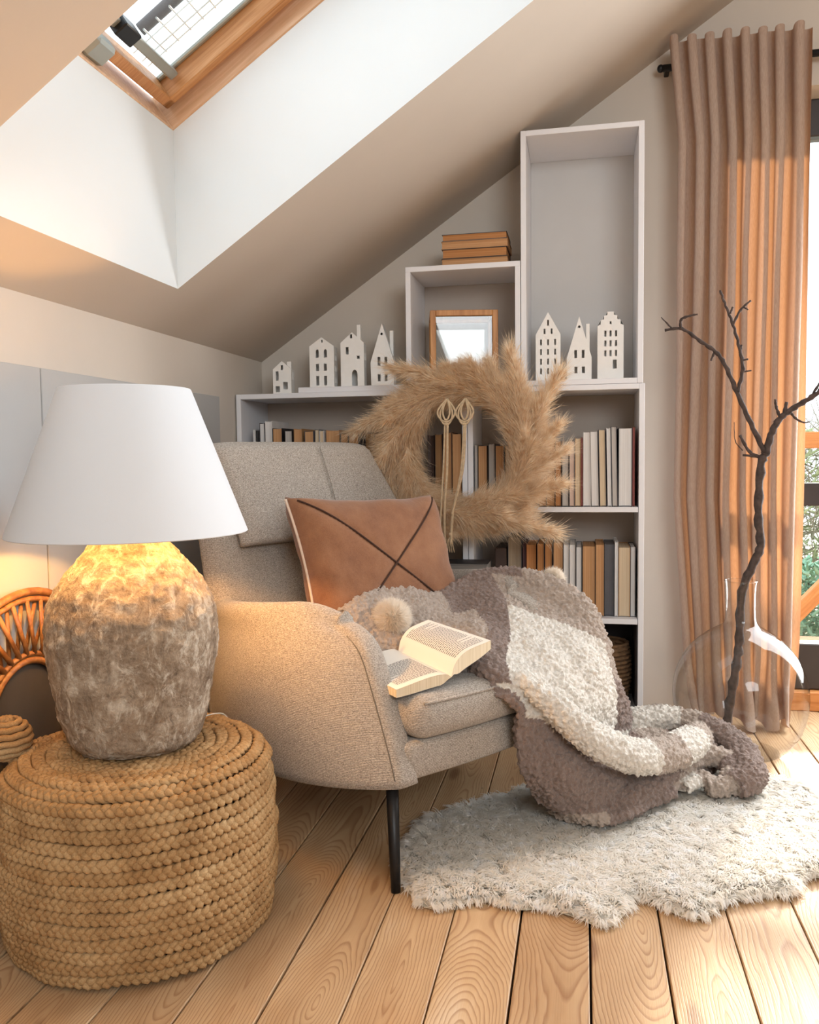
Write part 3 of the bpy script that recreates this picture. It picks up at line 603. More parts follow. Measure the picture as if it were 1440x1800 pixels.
# ------------------------------------------------------------------ wicker basket in the lowest compartment
bk = empty('wicker_basket', (0.07, -0.15, 0.0685)); tag(bk, 'dark woven basket standing in the lowest bookcase compartment', 'basket')
M['wicker'] = plain('brown_wicker', '#7b5c3f', 0.85, 0.3, 60, 0.5, 300)
link('basket_body', lathe([(0.0, 0.002), (0.07, 0.002), (0.08, 0.02), (0.092, 0.12), (0.088, 0.22), (0.084, 0.22), (0.086, 0.12), (0.07, 0.012), (0.0, 0.010)], 32, False), M['wicker'], bk)
for i in range(15):
    z_ = 0.012+i*0.0148; r = 0.076+0.018*math.sin(PI*min(1, z_/0.26)); a = np.linspace(0, 2*PI, 48, endpoint=False)
    link('woven_band', tube(np.stack([(r+0.003*np.sin(16*a+i*PI))*np.cos(a), (r+0.003*np.sin(16*a+i*PI))*np.sin(a), np.full(48, z_)], 1), 0.0062, 5, True), M['wicker'], bk)
#@@REST2@@
# ------------------------------------------------------------------ curtain and rod
rod = empty('curtain_rod', (0, -0.047, 2.285)); tag(rod, 'black metal curtain rod above the glazed door', 'rod')
link('rod_bar', tube([(0.27, 0, 0), (1.95, 0, 0)], 0.012, 12), M['black'], rod)
for x in (0.285, 1.1, 1.93): box('bracket', (x-0.008, x+0.008, 0.0, 0.047, -0.012, 0.012), M['black'], rod)
for x in (0.262, 1.958): link('finial', rounded(boxmesh(x-0.014, x+0.014, -0.016, 0.016, -0.016, 0.016), 2), M['black'], rod)
def curtain():
    nu, nv = 420, 150; V = np.zeros((nv, nu, 3)); u = np.linspace(0, 1, nu)
    # fold centres (fraction of the width) at the top, irregular like pencil pleats
    cs = np.array([0.0, 0.055, 0.125, 0.19, 0.25, 0.315, 0.375, 0.435, 0.50, 0.56, 0.625, 0.685, 0.74, 0.80, 0.865, 0.935, 1.0])
    ph = np.interp(u, cs, np.arange(len(cs))*PI)          # each pi = one half fold
    for j in range(nv):
        t = j/(nv-1); z = 2.34-t*2.335
        x0 = np.interp(z, [0, 0.25, 0.8, 1.35, 2.0, 2.33], [0.365, 0.345, 0.305, 0.315, 0.318, 0.285]); x1 = np.interp(z, [0, 0.3, 1.3, 2.0, 2.33], [0.715, 0.728, 0.728, 0.735, 0.735])
        m = np.clip((z-1.6)/0.6, 0, 1)                   # pleats sharp at the top, softer below
        amp = 0.042-0.006*m
        s = np.sin(ph); s = np.sign(s)*np.abs(s)**(0.85)
        slow = 0.010*np.sin(u*9+z*1.7)+0.006*np.sin(u*21-z*2.3)
        y = -0.116+amp*(-s)*(0.8+0.2*np.sin(u*13+2))+slow*(1-m)
        wv = u+0.012*(1-m)*np.sin(ph*0.5+z*2.0)
        x = x0+(x1-x0)*np.clip(wv, -0.02, 1.02)-0.0062*np.sin(2*ph)
        low = np.clip((0.22-z)/0.22, 0, 1)               # puddle on the floor
        y = y-low**1.6*(0.035+0.03*np.sin(u*17)); x = x+low*0.014*np.sin(u*23+1)
        zz = np.full(nu, z)+low*0.018*(1+np.sin(u*31+z*40))*(low > 0.4)
        if j < 3: zz = zz+0.010*np.abs(s)
        V[j] = np.stack([x, np.minimum(y, -0.066), np.maximum(zz, 0.004)], 1)
    i = np.arange(nv-1)[:, None]; k = np.arange(nu-1)[None]
    F = np.stack([i*nu+k, i*nu+k+1, (i+1)*nu+k+1, (i+1)*nu+k], -1).reshape(-1, 4)
    return npmesh(V.reshape(-1, 3), F)
o = link('curtain', curtain(), M['curtain']); tag(o, 'long taupe pleated curtain glowing orange against the glazed door', 'curtain')

# ------------------------------------------------------------------ armchair: local x across, y to the back, origin under its near front corner
CH = empty('armchair', (-0.396, -1.437, 0.0), math.atan2(0.817, 0.577)); tag(CH, 'beige melange fabric armchair with a high back and black metal legs', 'chair')
CHM = Matrix.Translation(CH.location) @ Matrix.Rotation(CH.rotation_euler.z, 4, 'Z')
def cw(p): return CHM @ Vector(p)
def grid_faces(nv, nu, closed_u=False):
    i = np.arange(nv-1)[:, None]; k = np.arange(nu if closed_u else nu-1)[None]; k2 = (k+1) % nu
    return np.stack([i*nu+k, i*nu+k2, (i+1)*nu+k2, (i+1)*nu+k], -1).reshape(-1, 4)
def superbox(cx, cy, cz, sx, sy, sz, e=0.35, n=28, fn=None):
    """soft cushion: superellipsoid with exponents e"""
    th = np.linspace(-PI/2, PI/2, n); ph = np.linspace(0, 2*PI, 2*n, endpoint=False)
    f = lambda a: np.sign(a)*np.abs(a)**e
    ct, st_ = f(np.cos(th))[:, None], f(np.sin(th))[:, None]; cp, sp = f(np.cos(ph))[None], f(np.sin(ph))[None]
    V = np.stack([sx*ct*cp, sy*ct*sp, sz*st_*np.ones_like(cp)], -1).reshape(-1, 3)
    if fn: V = fn(V)
    V = V+np.array([cx, cy, cz]); return V, grid_faces(n, 2*n, True)
def softbox(name, b, mat, par, bev=0.03, seg=4, fn=None):
    me = boxmesh(*b, bevel=bev, seg=seg)
    bm = bmesh.new(); bm.from_mesh(me); bmesh.ops.subdivide_edges(bm, edges=[e for e in bm.edges if e.calc_length() > 0.06], cuts=6, use_grid_fill=True)
    if fn:
        for v in bm.verts: v.co = fn(v.co)
    bm.to_mesh(me); bm.free(); me.polygons.foreach_set('use_smooth', [True]*len(me.polygons))
    return link(name, me, mat, par)
# base with its apron
softbox('seat_base', (0.035, 0.665, 0.0, 0.74, 0.232, 0.318), M['upholstery'], CH, 0.018, 3, lambda c: Vector((c.x, c.y-0.022*math.sin(PI*min(1, max(0, (c.x-0.03)/0.64)))*(1 if c.y < 0.1 else 0), c.z)))
# seat cushion, crowned, with a piped edge
def crown(c):
    x = (c.x-0.35)/0.30; y = (c.y-0.28)/0.32; k = max(0, 1-x*x)*max(0, 1-y*y)
    fr = -0.028*max(0, 1-x*x) if c.y < 0.15 else 0
    return Vector((c.x, c.y+fr, c.z+(0.022*k if c.z > 0.36 else 0)))
cu = softbox('seat_cushion', (0.052, 0.648, -0.018, 0.60, 0.318, 0.418), M['upholstery'], CH, 0.042, 5, crown)
for zz in (0.402,):
    pth = [(0.062+0.576*t, -0.010-0.028*max(0, 1-((0.062+0.576*t-0.35)/0.3)**2), zz+0.004) for t in np.linspace(0.02, 0.98, 30)]
    link('piping', tube(pth, 0.0035, 6), M['upholstery'], cu)
# arms: a curved shell each, front edge raked, top level
def arm(side):
    ns, nt = 40, 22
    def prof(s, t):                                       # s along the depth, t up
        yb = 0.0+s*0.80
        zt = 0.592-0.055*s
        rake = 0.165*(t**1.15)+0.055*max(0.0, (t-0.68)/0.32)**2.2                            # the front edge leans back
        y = rake+s*(0.80-rake)
        c = max(0.0, 1-abs((t-0.0)))
        z = 0.229+t*(zt-0.229)
        rr = 0.11                                         # rounded upper front corner
        if t > 0.72 and s < 0.16: z -= 0.040*((t-0.72)/0.28)**2*(1-s/0.16)**2
        if t > 0.8 and s > 0.72: z -= 0.02*((s-0.72)/0.28)
        bl = 0.128*math.sin(PI*min(1, s**0.82))*(0.82+0.25*math.sin(PI*min(1, t+0.1)))
        x = -bl+0.008*t
        z += -0.022*math.sin(PI*s)*(1-t)                  # belly of the lower edge
        return np.array([x, y, z])
    O = np.array([[prof(i/(ns-1), j/(nt-1)) for i in range(ns)] for j in range(nt)])
    th = 0.062
    I = O.copy(); I[:, :, 0] += th
    # roll the top edge between outer and inner skins, close the front the same way
    rows = [O]
    k = 7; topO = O[-1]; topI = I[-1]
    arc = np.array([[(topO[i]+topI[i])/2+np.array([-math.cos(a)*th/2, 0, math.sin(a)*0.026]) for i in range(ns)] for a in np.linspace(0, PI, k)[1:-1]])
    S_ = np.concatenate([O, arc, I[::-1]], 0)             # closed strip outer -> top -> inner
    # soften front edge: pull the two end columns towards the middle
    ext = []
    tg = np.gradient(O[:, 0, 1:], axis=0); no = np.stack([-tg[:, 1], tg[:, 0]], 1); no /= np.linalg.norm(no, axis=1, keepdims=True)+1e-9
    nose = np.concatenate([no, np.repeat(no[-1:], len(arc), 0), no[::-1]], 0)
    for f, dy in ((0.62, 0.013), (0.30, 0.011), (0.09, 0.006)):     # rounded front nose
        mid = (S_[:, 0]+S_[::-1, 0])/2; c_ = S_[:, 0]*(1-f)+mid*f; c_[:, 1:] += dy*nose; ext.append(c_)
    S_ = np.concatenate([np.stack(ext, 1), S_], 1); ns += 3
    R_ = S_.shape[0]
    V = S_.reshape(-1, 3); F = grid_faces(R_, ns).tolist()
    Ff = [tuple(f) for f in F]
    Ff += [(i*ns, (R_-1-i)*ns, (R_-2-i)*ns, (i+1)*ns) for i in range(R_//2)]                       # front end
    Ff += [((i+1)*ns+ns-1, (R_-2-i)*ns+ns-1, (R_-1-i)*ns+ns-1, i*ns+ns-1) for i in range(R_//2)]   # back end
    Ff += [(i+1, i, (R_-1)*ns+i, (R_-1)*ns+i+1) for i in range(ns-1)]                             # underside
    if side > 0: V = V*np.array([-1, 1, 1])+np.array([0.70, 0, 0])
    me = mesh(V, Ff, True); a = link('armrest', me, M['upholstery'], CH)
    e = S_[1:20, 3].copy()
    if side > 0: e = e*np.array([-1, 1, 1])+np.array([0.70, 0, 0])
    link('seam', tube(catmull(e[::2], 3), 0.0016, 6), M['seamgrey'], a)
arm(-1); arm(1)
# backrest: leaning tapered slab, slightly hollow, with rounded top
def back(name, z0, z1, front, thick, xl, xr, mat, par, curve=0.03, n=30, m=26, puff=0.0, topround=0.5):
    O = np.zeros((m, n, 3)); B = np.zeros((m, n, 3))
    for j in range(m):
        t = j/(m-1); z = z0+(z1-z0)*t
        for i in range(n):
            s = i/(n-1)*2-1; x = xl(z)+(xr(z)-xl(z))*(s+1)/2
            ed = (1-abs(s)**6)**0.5 if abs(s) < 1 else 0; te = (1-(max(0, (t-0.9)/0.1))**2)**0.5*(1-(max(0, (0.06-t)/0.06))**2)**0.5
            k = 0.12+0.88*min(ed, te)
            y = front(z)+curve*(1-s*s)
            O[j, i] = (x, y+thick/2-thick/2*k-puff*(1-s*s)*math.sin(PI*t), z-0.012*(abs(s)**8)*(t > 0.93)); B[j, i] = (x, y+thick/2+thick/2*k, O[j, i, 2])
    S_ = np.concatenate([O, B[:, ::-1]], 1); V = S_.reshape(-1, 3); F = [tuple(f) for f in grid_faces(m, 2*n, True)]
    F += [tuple((i, i+1, 2*n-2-i, 2*n-1-i)) for i in range(n-1)]+[tuple(((m-1)*2*n+i, (m-1)*2*n+2*n-1-i, (m-1)*2*n+2*n-2-i, (m-1)*2*n+i+1)) for i in range(n-1)]
    return link(name, mesh(V, F, True), mat, par)
fr = lambda z: 0.600+(z-0.35)*0.27
xl = lambda z: np.interp(z, [0.3, 0.55, 0.75, 1.0], [-0.02, -0.04, -0.035, 0.0]); xr = lambda z: 0.70-np.interp(z, [0.3, 0.55, 0.75, 1.0], [-0.02, -0.035, 0.01, 0.105])
back('backrest', 0.30, 0.985, fr, 0.115, xl, xr, M['upholstery'], CH, 0.025)
hx = lambda z: np.interp(z, [0.73, 1.0], [0.05, -0.01]); hr = lambda z: np.interp(z, [0.70, 0.81, 1.0], [0.672, 0.655, 0.565])
hd = back('head_cushion', 0.708, 1.000, lambda z: fr(z)-0.055, 0.085, hx, hr, M['upholstery'], CH, 0.02, puff=0.012)
link('seam', tube([(0.36+0.028*t, fr(0.99-0.27*t)-0.0555-0.006+0.018-0.009*math.sin(PI*t), 0.99-0.27*t) for t in np.linspace(0.02, 0.98, 14)], 0.0022, 6), M['upholstery'], hd)
# legs
for (tx, ty, bx_, by_) in ((0.018, 0.035, -0.004, 0.002), (0.682, 0.035, 0.704, 0.002), (0.06, 0.66, 0.03, 0.74), (0.64, 0.66, 0.67, 0.74)):
    link('leg', tube([(bx_, by_, 0.0), (tx*0.3+bx_*0.7, ty*0.3+by_*0.7, 0.07), (tx, ty, 0.236)], [0.0105, 0.012, 0.0145], 16), M['black'], CH)

# ------------------------------------------------------------------ rust cushion against the backrest
def pillow():
    n = 56; W_, H_ = 0.275, 0.225; V = []
    for sgn in (1, -1):
        for j in range(n):
            for i in range(n):
                a, b = i/(n-1)*2-1, j/(n-1)*2-1
                th = 0.078*((1-a**4)*(1-b**4))**0.42
                pinch = 1-0.085*(1-abs(a)**2)*abs(b)**3; pinch2 = 1-0.075*(1-abs(b)**2)*abs(a)**3
                wr = 0.004*noise.noise(Vector((a*3, b*3, sgn*5)))*(1+2*max(abs(a), abs(b))**4)
                seam = 0.006*math.exp(-(min(abs(a-b), abs(a+b))/0.035)**2) if sgn > 0 else 0
                V.append((a*W_*pinch2, -sgn*(th+wr-seam*(1 if th > 0.01 else 0)), b*H_*pinch))
    F = []
    for k in (0, 1):
        f = grid_faces(n, n)+k*n*n
        F += [tuple(x) if k == 0 else tuple(x[::-1]) for x in f]
    bm = bmesh.new(); vs = [bm.verts.new(v) for v in V]
    for f in F: bm.faces.new([vs[i] for i in f])
    bmesh.ops.remove_doubles(bm, verts=bm.verts[:], dist=0.0012); bmesh.ops.recalc_face_normals(bm, faces=bm.faces[:])
    me = bpy.data.meshes.new('pillow'); bm.to_mesh(me); bm.free(); me.polygons.foreach_set('use_smooth', [True]*len(me.polygons))
    def front(a, b): return (a*W_*(1-0.075*(1-abs(b)**2)*abs(a)**3), -0.078*((1-min(1, a**4))*(1-min(1, b**4)))**0.42-0.0015, b*H_*(1-0.085*(1-abs(a)**2)*abs(b)**3))
    return me, front
pm_, pf = pillow()
PI_ = link('pillow', pm_, M['rust'])
tag(PI_, 'rust suede cushion with two dark crossing seams on the armchair', 'cushion')
ts = np.linspace(-0.93, 0.93, 40)
for sg in (1, -1):
    link('cross_seam', tube([tuple(np.array(pf(t, sg*t))+[0, 0.003, 0]) for t in ts], 0.0028, 6), M['seam'], PI_)
edge = [(a*0.275*0.995, 0, b*0.225) for a, b in [(-1, t) for t in np.linspace(0.96, -0.96, 30)]]
edge = [(-0.275*(1-0.075*(1-t*t))-0.001, 0, t*0.225) for t in np.linspace(0.97, -0.97, 30)]
link('edge_piping', tube(edge, 0.004, 6), M['edging'], PI_)
p0 = cw((0.385, 0.485, 0.628)); PI_.location = p0
PI_.rotation_euler = (Matrix.Rotation(CH.rotation_euler.z, 4, 'Z') @ Matrix.Rotation(-0.36, 4, 'X') @ Matrix.Rotation(0.03, 4, 'Y')).to_euler()

# ------------------------------------------------------------------ fleece blanket, draped from the seat over the far arm to the floor (armchair-local points)
NET = [
 [(0.14,0.42,0.47),(0.24,0.43,0.50),(0.37,0.44,0.505),(0.47,0.43,0.475),(0.58,0.44,0.48),(0.71,0.43,0.50),(0.775,0.34,0.50),(0.81,0.23,0.49),(0.845,0.15,0.46),(0.865,0.09,0.42)],
 [(0.15,0.38,0.545),(0.25,0.395,0.578),(0.37,0.40,0.585),(0.47,0.385,0.552),(0.58,0.395,0.558),(0.675,0.375,0.60),(0.715,0.30,0.61),(0.74,0.19,0.597),(0.78,0.11,0.56),(0.81,0.05,0.50)],
 [(0.165,0.32,0.505),(0.27,0.345,0.54),(0.36,0.335,0.55),(0.45,0.31,0.53),(0.55,0.32,0.53),(0.62,0.28,0.555),(0.66,0.22,0.555),(0.695,0.12,0.53),(0.755,0.04,0.485),(0.82,0.0,0.42)],
 [(0.16,0.27,0.46),(0.26,0.27,0.485),(0.33,0.25,0.49),(0.39,0.215,0.485),(0.43,0.165,0.495),(0.47,0.115,0.49),(0.52,0.07,0.475),(0.59,0.02,0.455),(0.70,-0.02,0.41),(0.835,-0.01,0.33)],
 [(0.12,0.23,0.43),(0.200,0.210,0.440),(0.266,0.155,0.445),(0.291,0.100,0.450),(0.283,0.026,0.450),(0.307,-0.007,0.440),(0.365,-0.040,0.420),(0.451,-0.060,0.400),(0.668,-0.060,0.343),(0.840,-0.040,0.247)],
 [(0.289,-0.052,0.395),(0.295,-0.056,0.388),(0.306,-0.06,0.382),(0.321,-0.064,0.374),(0.340,-0.068,0.366),(0.364,-0.072,0.358),(0.401,-0.080,0.347),(0.486,-0.085,0.328),(0.651,-0.080,0.276),(0.853,-0.040,0.201)],
 [(0.327,-0.065,0.296),(0.342,-0.070,0.291),(0.362,-0.074,0.284),(0.382,-0.080,0.278),(0.409,-0.085,0.273),(0.441,-0.090,0.266),(0.487,-0.090,0.252),(0.559,-0.080,0.229),(0.663,-0.075,0.189),(0.791,-0.060,0.144)],
 [(0.352,-0.060,0.207),(0.363,-0.070,0.202),(0.375,-0.085,0.200),(0.395,-0.100,0.195),(0.414,-0.120,0.192),(0.457,-0.130,0.179),(0.502,-0.140,0.167),(0.576,-0.140,0.144),(0.680,-0.140,0.116),(0.808,-0.130,0.091)],
 [(0.426,-0.050,0.108),(0.434,-0.070,0.103),(0.436,-0.100,0.103),(0.460,-0.120,0.094),(0.483,-0.140,0.092),(0.510,-0.160,0.090),(0.556,-0.170,0.082),(0.617,-0.180,0.076),(0.697,-0.180,0.074),(0.810,-0.180,0.070)],
 [(0.482,-0.078,0.058),(0.481,-0.105,0.058),(0.485,-0.127,0.058),(0.492,-0.148,0.058),(0.501,-0.166,0.058),(0.513,-0.182,0.058),(0.538,-0.198,0.058),(0.586,-0.208,0.058),(0.674,-0.210,0.058),(0.786,-0.219,0.058)],
 [(0.482,-0.028,0.045),(0.481,-0.055,0.045),(0.485,-0.077,0.045),(0.492,-0.098,0.045),(0.501,-0.116,0.045),(0.513,-0.132,0.045),(0.538,-0.148,0.045),(0.586,-0.158,0.045),(0.674,-0.160,0.045),(0.786,-0.169,0.045)]]
TW, TM, TD = (0.88, 0.84, 0.77), (0.53, 0.44, 0.375), (0.29, 0.215, 0.185)
# check pattern of the fleece, one letter per net cell (rows down the drape, columns across)
CHECK = ["MMMMDDDMMM", "MMMMDDDMMM", "MMMMDDMMMM", "MMMMMDWWWM", "MMMMDDWWWD", "DDDWWWWWWD", "DDDDDDDWWW", "DDDDDDDDDD", "DDDDDDDDDD", "DMMMMMDDDD", "DMMMMMDDDD"]
def tone(c): return {'W': TW, 'M': TM, 'D': TD}[c]
def blanket():
    N = np.array(NET); k = 12
    rowsC = np.array([catmull(r, k) for r in N]); G = np.stack([catmull(rowsC[:, c], k) for c in range(rowsC.shape[1])], 1)
    nv, nu, _ = G.shape
    # thin folds running down the drape
    for j in range(nv):
        for i in range(nu):
            p = Vector(G[j, i]); G[j, i] += np.array((0.2, -0.7, 0.5))*0.020*noise.noise(Vector((p.x*11, p.y*5, p.z*4)))
    o = link('tmp_sheet', npmesh(G.reshape(-1, 3), grid_faces(nv, nu)), None)
    md = o.modifiers.new('s', 'SOLIDIFY'); md.thickness = 0.022; md.offset = 0.0; apply_mods(o)
    src = []; cols = []
    for j in range(nv):
        for i in range(nu):
            rj = min(10, int(j/k+0.5)); ci = min(9, int(i/k+0.5)); src.append(G[j, i]); cols.append(tone(CHECK[rj][ci]))
    T = [([(0.345,-0.045,0.425),(0.372,-0.085,0.39),(0.407,-0.11,0.355),(0.455,-0.145,0.299),(0.531,-0.175,0.240),(0.636,-0.2,0.191),(0.803,-0.2,0.16),(0.943,-0.19,0.155),(1.10,-0.125,0.125)], [0.018,0.032,0.042,0.048,0.050,0.050,0.050,0.046,0.038], "WWWWWWMWM"),
         ([(0.947,0.06,0.13),(1.004,0.028,0.145),(1.072,-0.009,0.15),(1.125,-0.065,0.14),(1.137,-0.141,0.13),(1.13,-0.215,0.11),(1.057,-0.292,0.09),(0.989,-0.328,0.075),(0.927,-0.314,0.065)], [0.036,0.044,0.046,0.046,0.046,0.046,0.046,0.044,0.038], "WWWMDDDDD"),
         ([(0.90,0.107,0.10),(1.0,0.09,0.12),(1.1,0.074,0.12),(1.172,0.029,0.12),(1.20,-0.037,0.10)], [0.04,0.05,0.05,0.05,0.04], "WWWMM"),
         ([(0.799,-0.187,0.06),(0.871,-0.179,0.085),(0.964,-0.188,0.1),(1.015,-0.229,0.1),(0.998,-0.276,0.08),(0.922,-0.292,0.062),(0.885,-0.26,0.06)], [0.032,0.034,0.034,0.034,0.032,0.030,0.028], "MMMMDMM"),
         ([(0.593,-0.163,0.075),(0.696,-0.181,0.085),(0.82,-0.170,0.10),(0.98,-0.15,0.105),(1.08,-0.16,0.08)], [0.035,0.04,0.045,0.05,0.045], "DDDDD"),
         ([(0.70,-0.05,0.10),(0.85,0.0,0.09),(0.98,-0.03,0.09),(1.04,-0.1,0.075),(1.03,-0.2,0.065)], [0.055,0.065,0.065,0.06,0.05], "DDMDD"),
         ([(0.829,-0.22,0.062),(0.905,-0.236,0.070),(0.893,-0.285,0.058)], [0.022,0.026,0.02], "WMM")]
    arrs = []
    for pts, rad, cc in T:
        pa = catmull(pts, 8); ra = np.interp(np.linspace(0, 1, len(pa)), np.linspace(0, 1, len(rad)), rad)
        V, F = tube_arrays(pa, ra, 14, False, 0.8)
        n0 = len(V); caps = np.array([[0, 0, 0, 0]])[:0]
        arrs.append((V, F)); ends = [np.mean(V[:14], 0), np.mean(V[-14:], 0)]
        for e, base in ((ends[0], 0), (ends[1], n0-14)):
            Vc = np.concatenate([V[base:base+14], [e]]); Fc = np.array([[i, (i+1) % 14, 14, 14] for i in range(14)])
            arrs.append((Vc, Fc[:, :4]))
        for a_ in range(len(pa)):
            ci = min(len(cc)-1, int(a_/(len(pa)-1)*len(cc)))
            for v in V[a_*14:(a_+1)*14]: src.append(v); cols.append(tone(cc[ci]))
    bm = bmesh.new(); bm.from_mesh(o.data)
    for V, F in arrs:
        vs = [bm.verts.new(v) for v in V]
        for f in F:
            ids = list(dict.fromkeys(f.tolist()))
            try: bm.faces.new([vs[i] for i in ids])
            except ValueError: pass
    bmesh.ops.remove_doubles(bm, verts=bm.verts[:], dist=0.0002); bmesh.ops.recalc_face_normals(bm, faces=bm.faces[:])
    bm.to_mesh(o.data); bm.free()
    rm = o.modifiers.new('r', 'REMESH'); rm.mode = 'VOXEL'; rm.voxel_size = 0.0034; rm.use_smooth_shade = True
    sm = o.modifiers.new('sm', 'SMOOTH'); sm.iterations = 7; sm.factor = 0.5
    for nm, ty, sc_, st_ in (('a', 'CLOUDS', 0.05, 0.008), ('b', 'VORONOI', 0.0125, 0.013), ('c', 'CLOUDS', 0.006, 0.006)):
        tx = bpy.data.textures.new('fleece_'+nm, ty); tx.noise_scale = sc_
        d = o.modifiers.new(nm, 'DISPLACE'); d.texture = tx; d.strength = -st_ if ty == 'VORONOI' else st_; d.mid_level = 0.5; d.texture_coords = 'LOCAL'
    apply_mods(o)
    me = o.data; kd = KDTree(len(src))
    for i, s in enumerate(src): kd.insert(s, i)
    kd.balance(); at = me.color_attributes.new('tone', 'FLOAT_COLOR', 'POINT'); buf = np.ones((len(me.vertices), 4), np.float32)
    for i, v in enumerate(me.vertices): buf[i, :3] = cols[kd.find(v.co)[1]]
    at.data.foreach_set('color', buf.ravel()); me.polygons.foreach_set('use_smooth', [True]*len(me.polygons)); me.materials.clear(); me.materials.append(M['fleece'])
    o.name = 'fleece_blanket'; return o
BL = blanket(); BL.matrix_world = CHM
tag(BL, 'brown and cream checked sherpa blanket draped from the armchair onto the rug', 'blanket')
def puff(r, n, L, seed):
    g = np.random.default_rng(seed); V = []; F = []
    d = g.normal(0, 1, (n, 3)); d /= np.linalg.norm(d, axis=1, keepdims=True)
    for i in range(n):
        s = np.cross(d[i], g.normal(0, 1, 3)); s /= np.linalg.norm(s)+1e-9; q = len(V); wd = 0.00055; cv = g.normal(0, 0.006, 3)
        a = d[i]*r*0.7; b_ = d[i]*(r*0.7+L*0.6*g.uniform(0.7, 1.1))+cv*0.5; c_ = d[i]*(r*0.7+L*g.uniform(0.7, 1.2))+cv
        V += [a-s*wd, a+s*wd, b_-s*wd, b_+s*wd, c_]; F += [(q, q+1, q+3, q+2), (q+2, q+3, q+4, q+4)]
    me = mesh(V, [f if f[2] != f[3] else f[:3] for f in F], True); bm = bmesh.new(); bm.from_mesh(me); bmesh.ops.create_icosphere(bm, subdivisions=3, radius=r*0.82); bm.to_mesh(me); bm.free(); return me
for loc, r in (((0.262, 0.300, 0.530), 0.046), ((0.775, 0.165, 0.590), 0.026)):
    o = link('pompom', puff(r, 26000, r*0.34, 3), M['pom'], BL); o.location = loc; o['kind'] = 'stuff'; o['label'] = 'cream fluffy pompom'

# ------------------------------------------------------------------ open book on the seat
def openbook():
    B = empty('open_book', (0, 0, 0)); B.matrix_world = CHM
    tag(B, 'open paperback book with printed pages lying on the armchair seat', 'book')
    g0, g1 = np.array((0.168, -0.006, 0.447)), np.array((0.196, 0.205, 0.468))
    pap = NT('book_paper'); pap.base(S('#f2ebe0')).rough(0.85); ink = plain('printed_text', '#4b4643', 0.9, 0)
    edge = pages('book_edge_pages', '#d9c8a8', '#efe2ca')
    def half(o0, o1, hump, thick, name):
        nu, nv = 16, 2; top = []
        for j, (g, o) in enumerate(((g0, o0), (g1, o1))):
            row = []
            for i in range(nu):
                t = i/(nu-1); p = g*(1-t)+np.array(o)*t; up = hump*math.sin(PI*min(1, t**0.55))*(1-t*0.15); row.append(p+np.array((0, 0, up)))
            top.append(row)
        top = np.array(top); base = np.array([[g*(1-i/(nu-1))+np.array(o)*(i/(nu-1)) for i in range(nu)] for g, o in ((g0, o0), (g1, o1))])
        bot = base.copy(); tt = np.linspace(0, 1, nu); bot[:, :, 2] -= thick*np.minimum(1, tt*6)[None]; bot[:, :, 2] += hump*0.55*np.sin(PI*np.minimum(1, tt**0.6))[None]*(1-tt)[None]
        pgm = link('page', mesh(np.concatenate([top[0], top[1]]), [(i, i+1, nu+i+1, nu+i) for i in range(nu-1)], True), pap.m, B)
        V = np.concatenate([top[0], bot[0], top[1], bot[1]])-np.array((0, 0, 0.0004)); F = [(i, nu+i, nu+i+1, i+1) for i in range(nu-1)]+[(2*nu+i, 2*nu+i+1, 3*nu+i+1, 3*nu+i) for i in range(nu-1)]+[(nu-1, 2*nu-1, 4*nu-1, 3*nu-1)]+[(nu+i, 3*nu+i, 3*nu+i+1, nu+i+1) for i in range(nu-1)]
        link('page_block', mesh(V, F), edge, B)
        cv = bot.copy(); cv[:, :, 2] -= 0.0016; Vc = np.concatenate([bot[0]-(0, 0, .0004), bot[1]-(0, 0, .0004), cv[0], cv[1]])
        Fc = [(2*nu+i, 2*nu+i+1, 3*nu+i+1, 3*nu+i) for i in range(nu-1)]+[(i, nu+i, nu+i+1, i+1) for i in range(nu-1)]+[(i, i+1, 2*nu+i+1, 2*nu+i) for i in range(nu-1)]+[(nu-1, 2*nu-1, 4*nu-1, 3*nu-1)]
        link('cover', mesh(Vc, Fc), CV['charcoal'], B)
        # lines of text: rows of word dashes following the page curve
        def on(t, s):
            x = t*(nu-1); i = min(nu-2, int(x)); f = x-i; a = top[0][i]*(1-f)+top[0][i+1]*f; b = top[1][i]*(1-f)+top[1][i+1]*f
            return a*(1-s)+b*s+np.array((0, 0, 0.0007))
        V = []; F = []; g = np.random.default_rng(4 if name == 'r' else 9)
        lines = np.linspace(0.06, 0.93, 31) if name == 'r' else np.linspace(0.10, 0.60, 19)
        for s in lines:
            t = 0.16; tend = 0.90 if g.random() > 0.18 else g.uniform(0.4, 0.8)
            while t < tend:
                wl_ = g.uniform(0.02, 0.07); t2 = min(tend, t+wl_); q = len(V); hh_ = 0.0045
                V += [on(t, s-hh_), on(t2, s-hh_), on(t2, s+hh_), on(t, s+hh_)]; F.append((q, q+1, q+2, q+3)); t = t2+0.014
        o = link('printed_text', mesh(V, F), ink, pgm); o['kind'] = 'stuff'
    half((0.035, 0.035, 0.436), (0.068, 0.245, 0.447), 0.012, 0.018, 'l')
    half((0.298, -0.012, 0.512), (0.318, 0.222, 0.528), 0.030, 0.020, 'r')
openbook()

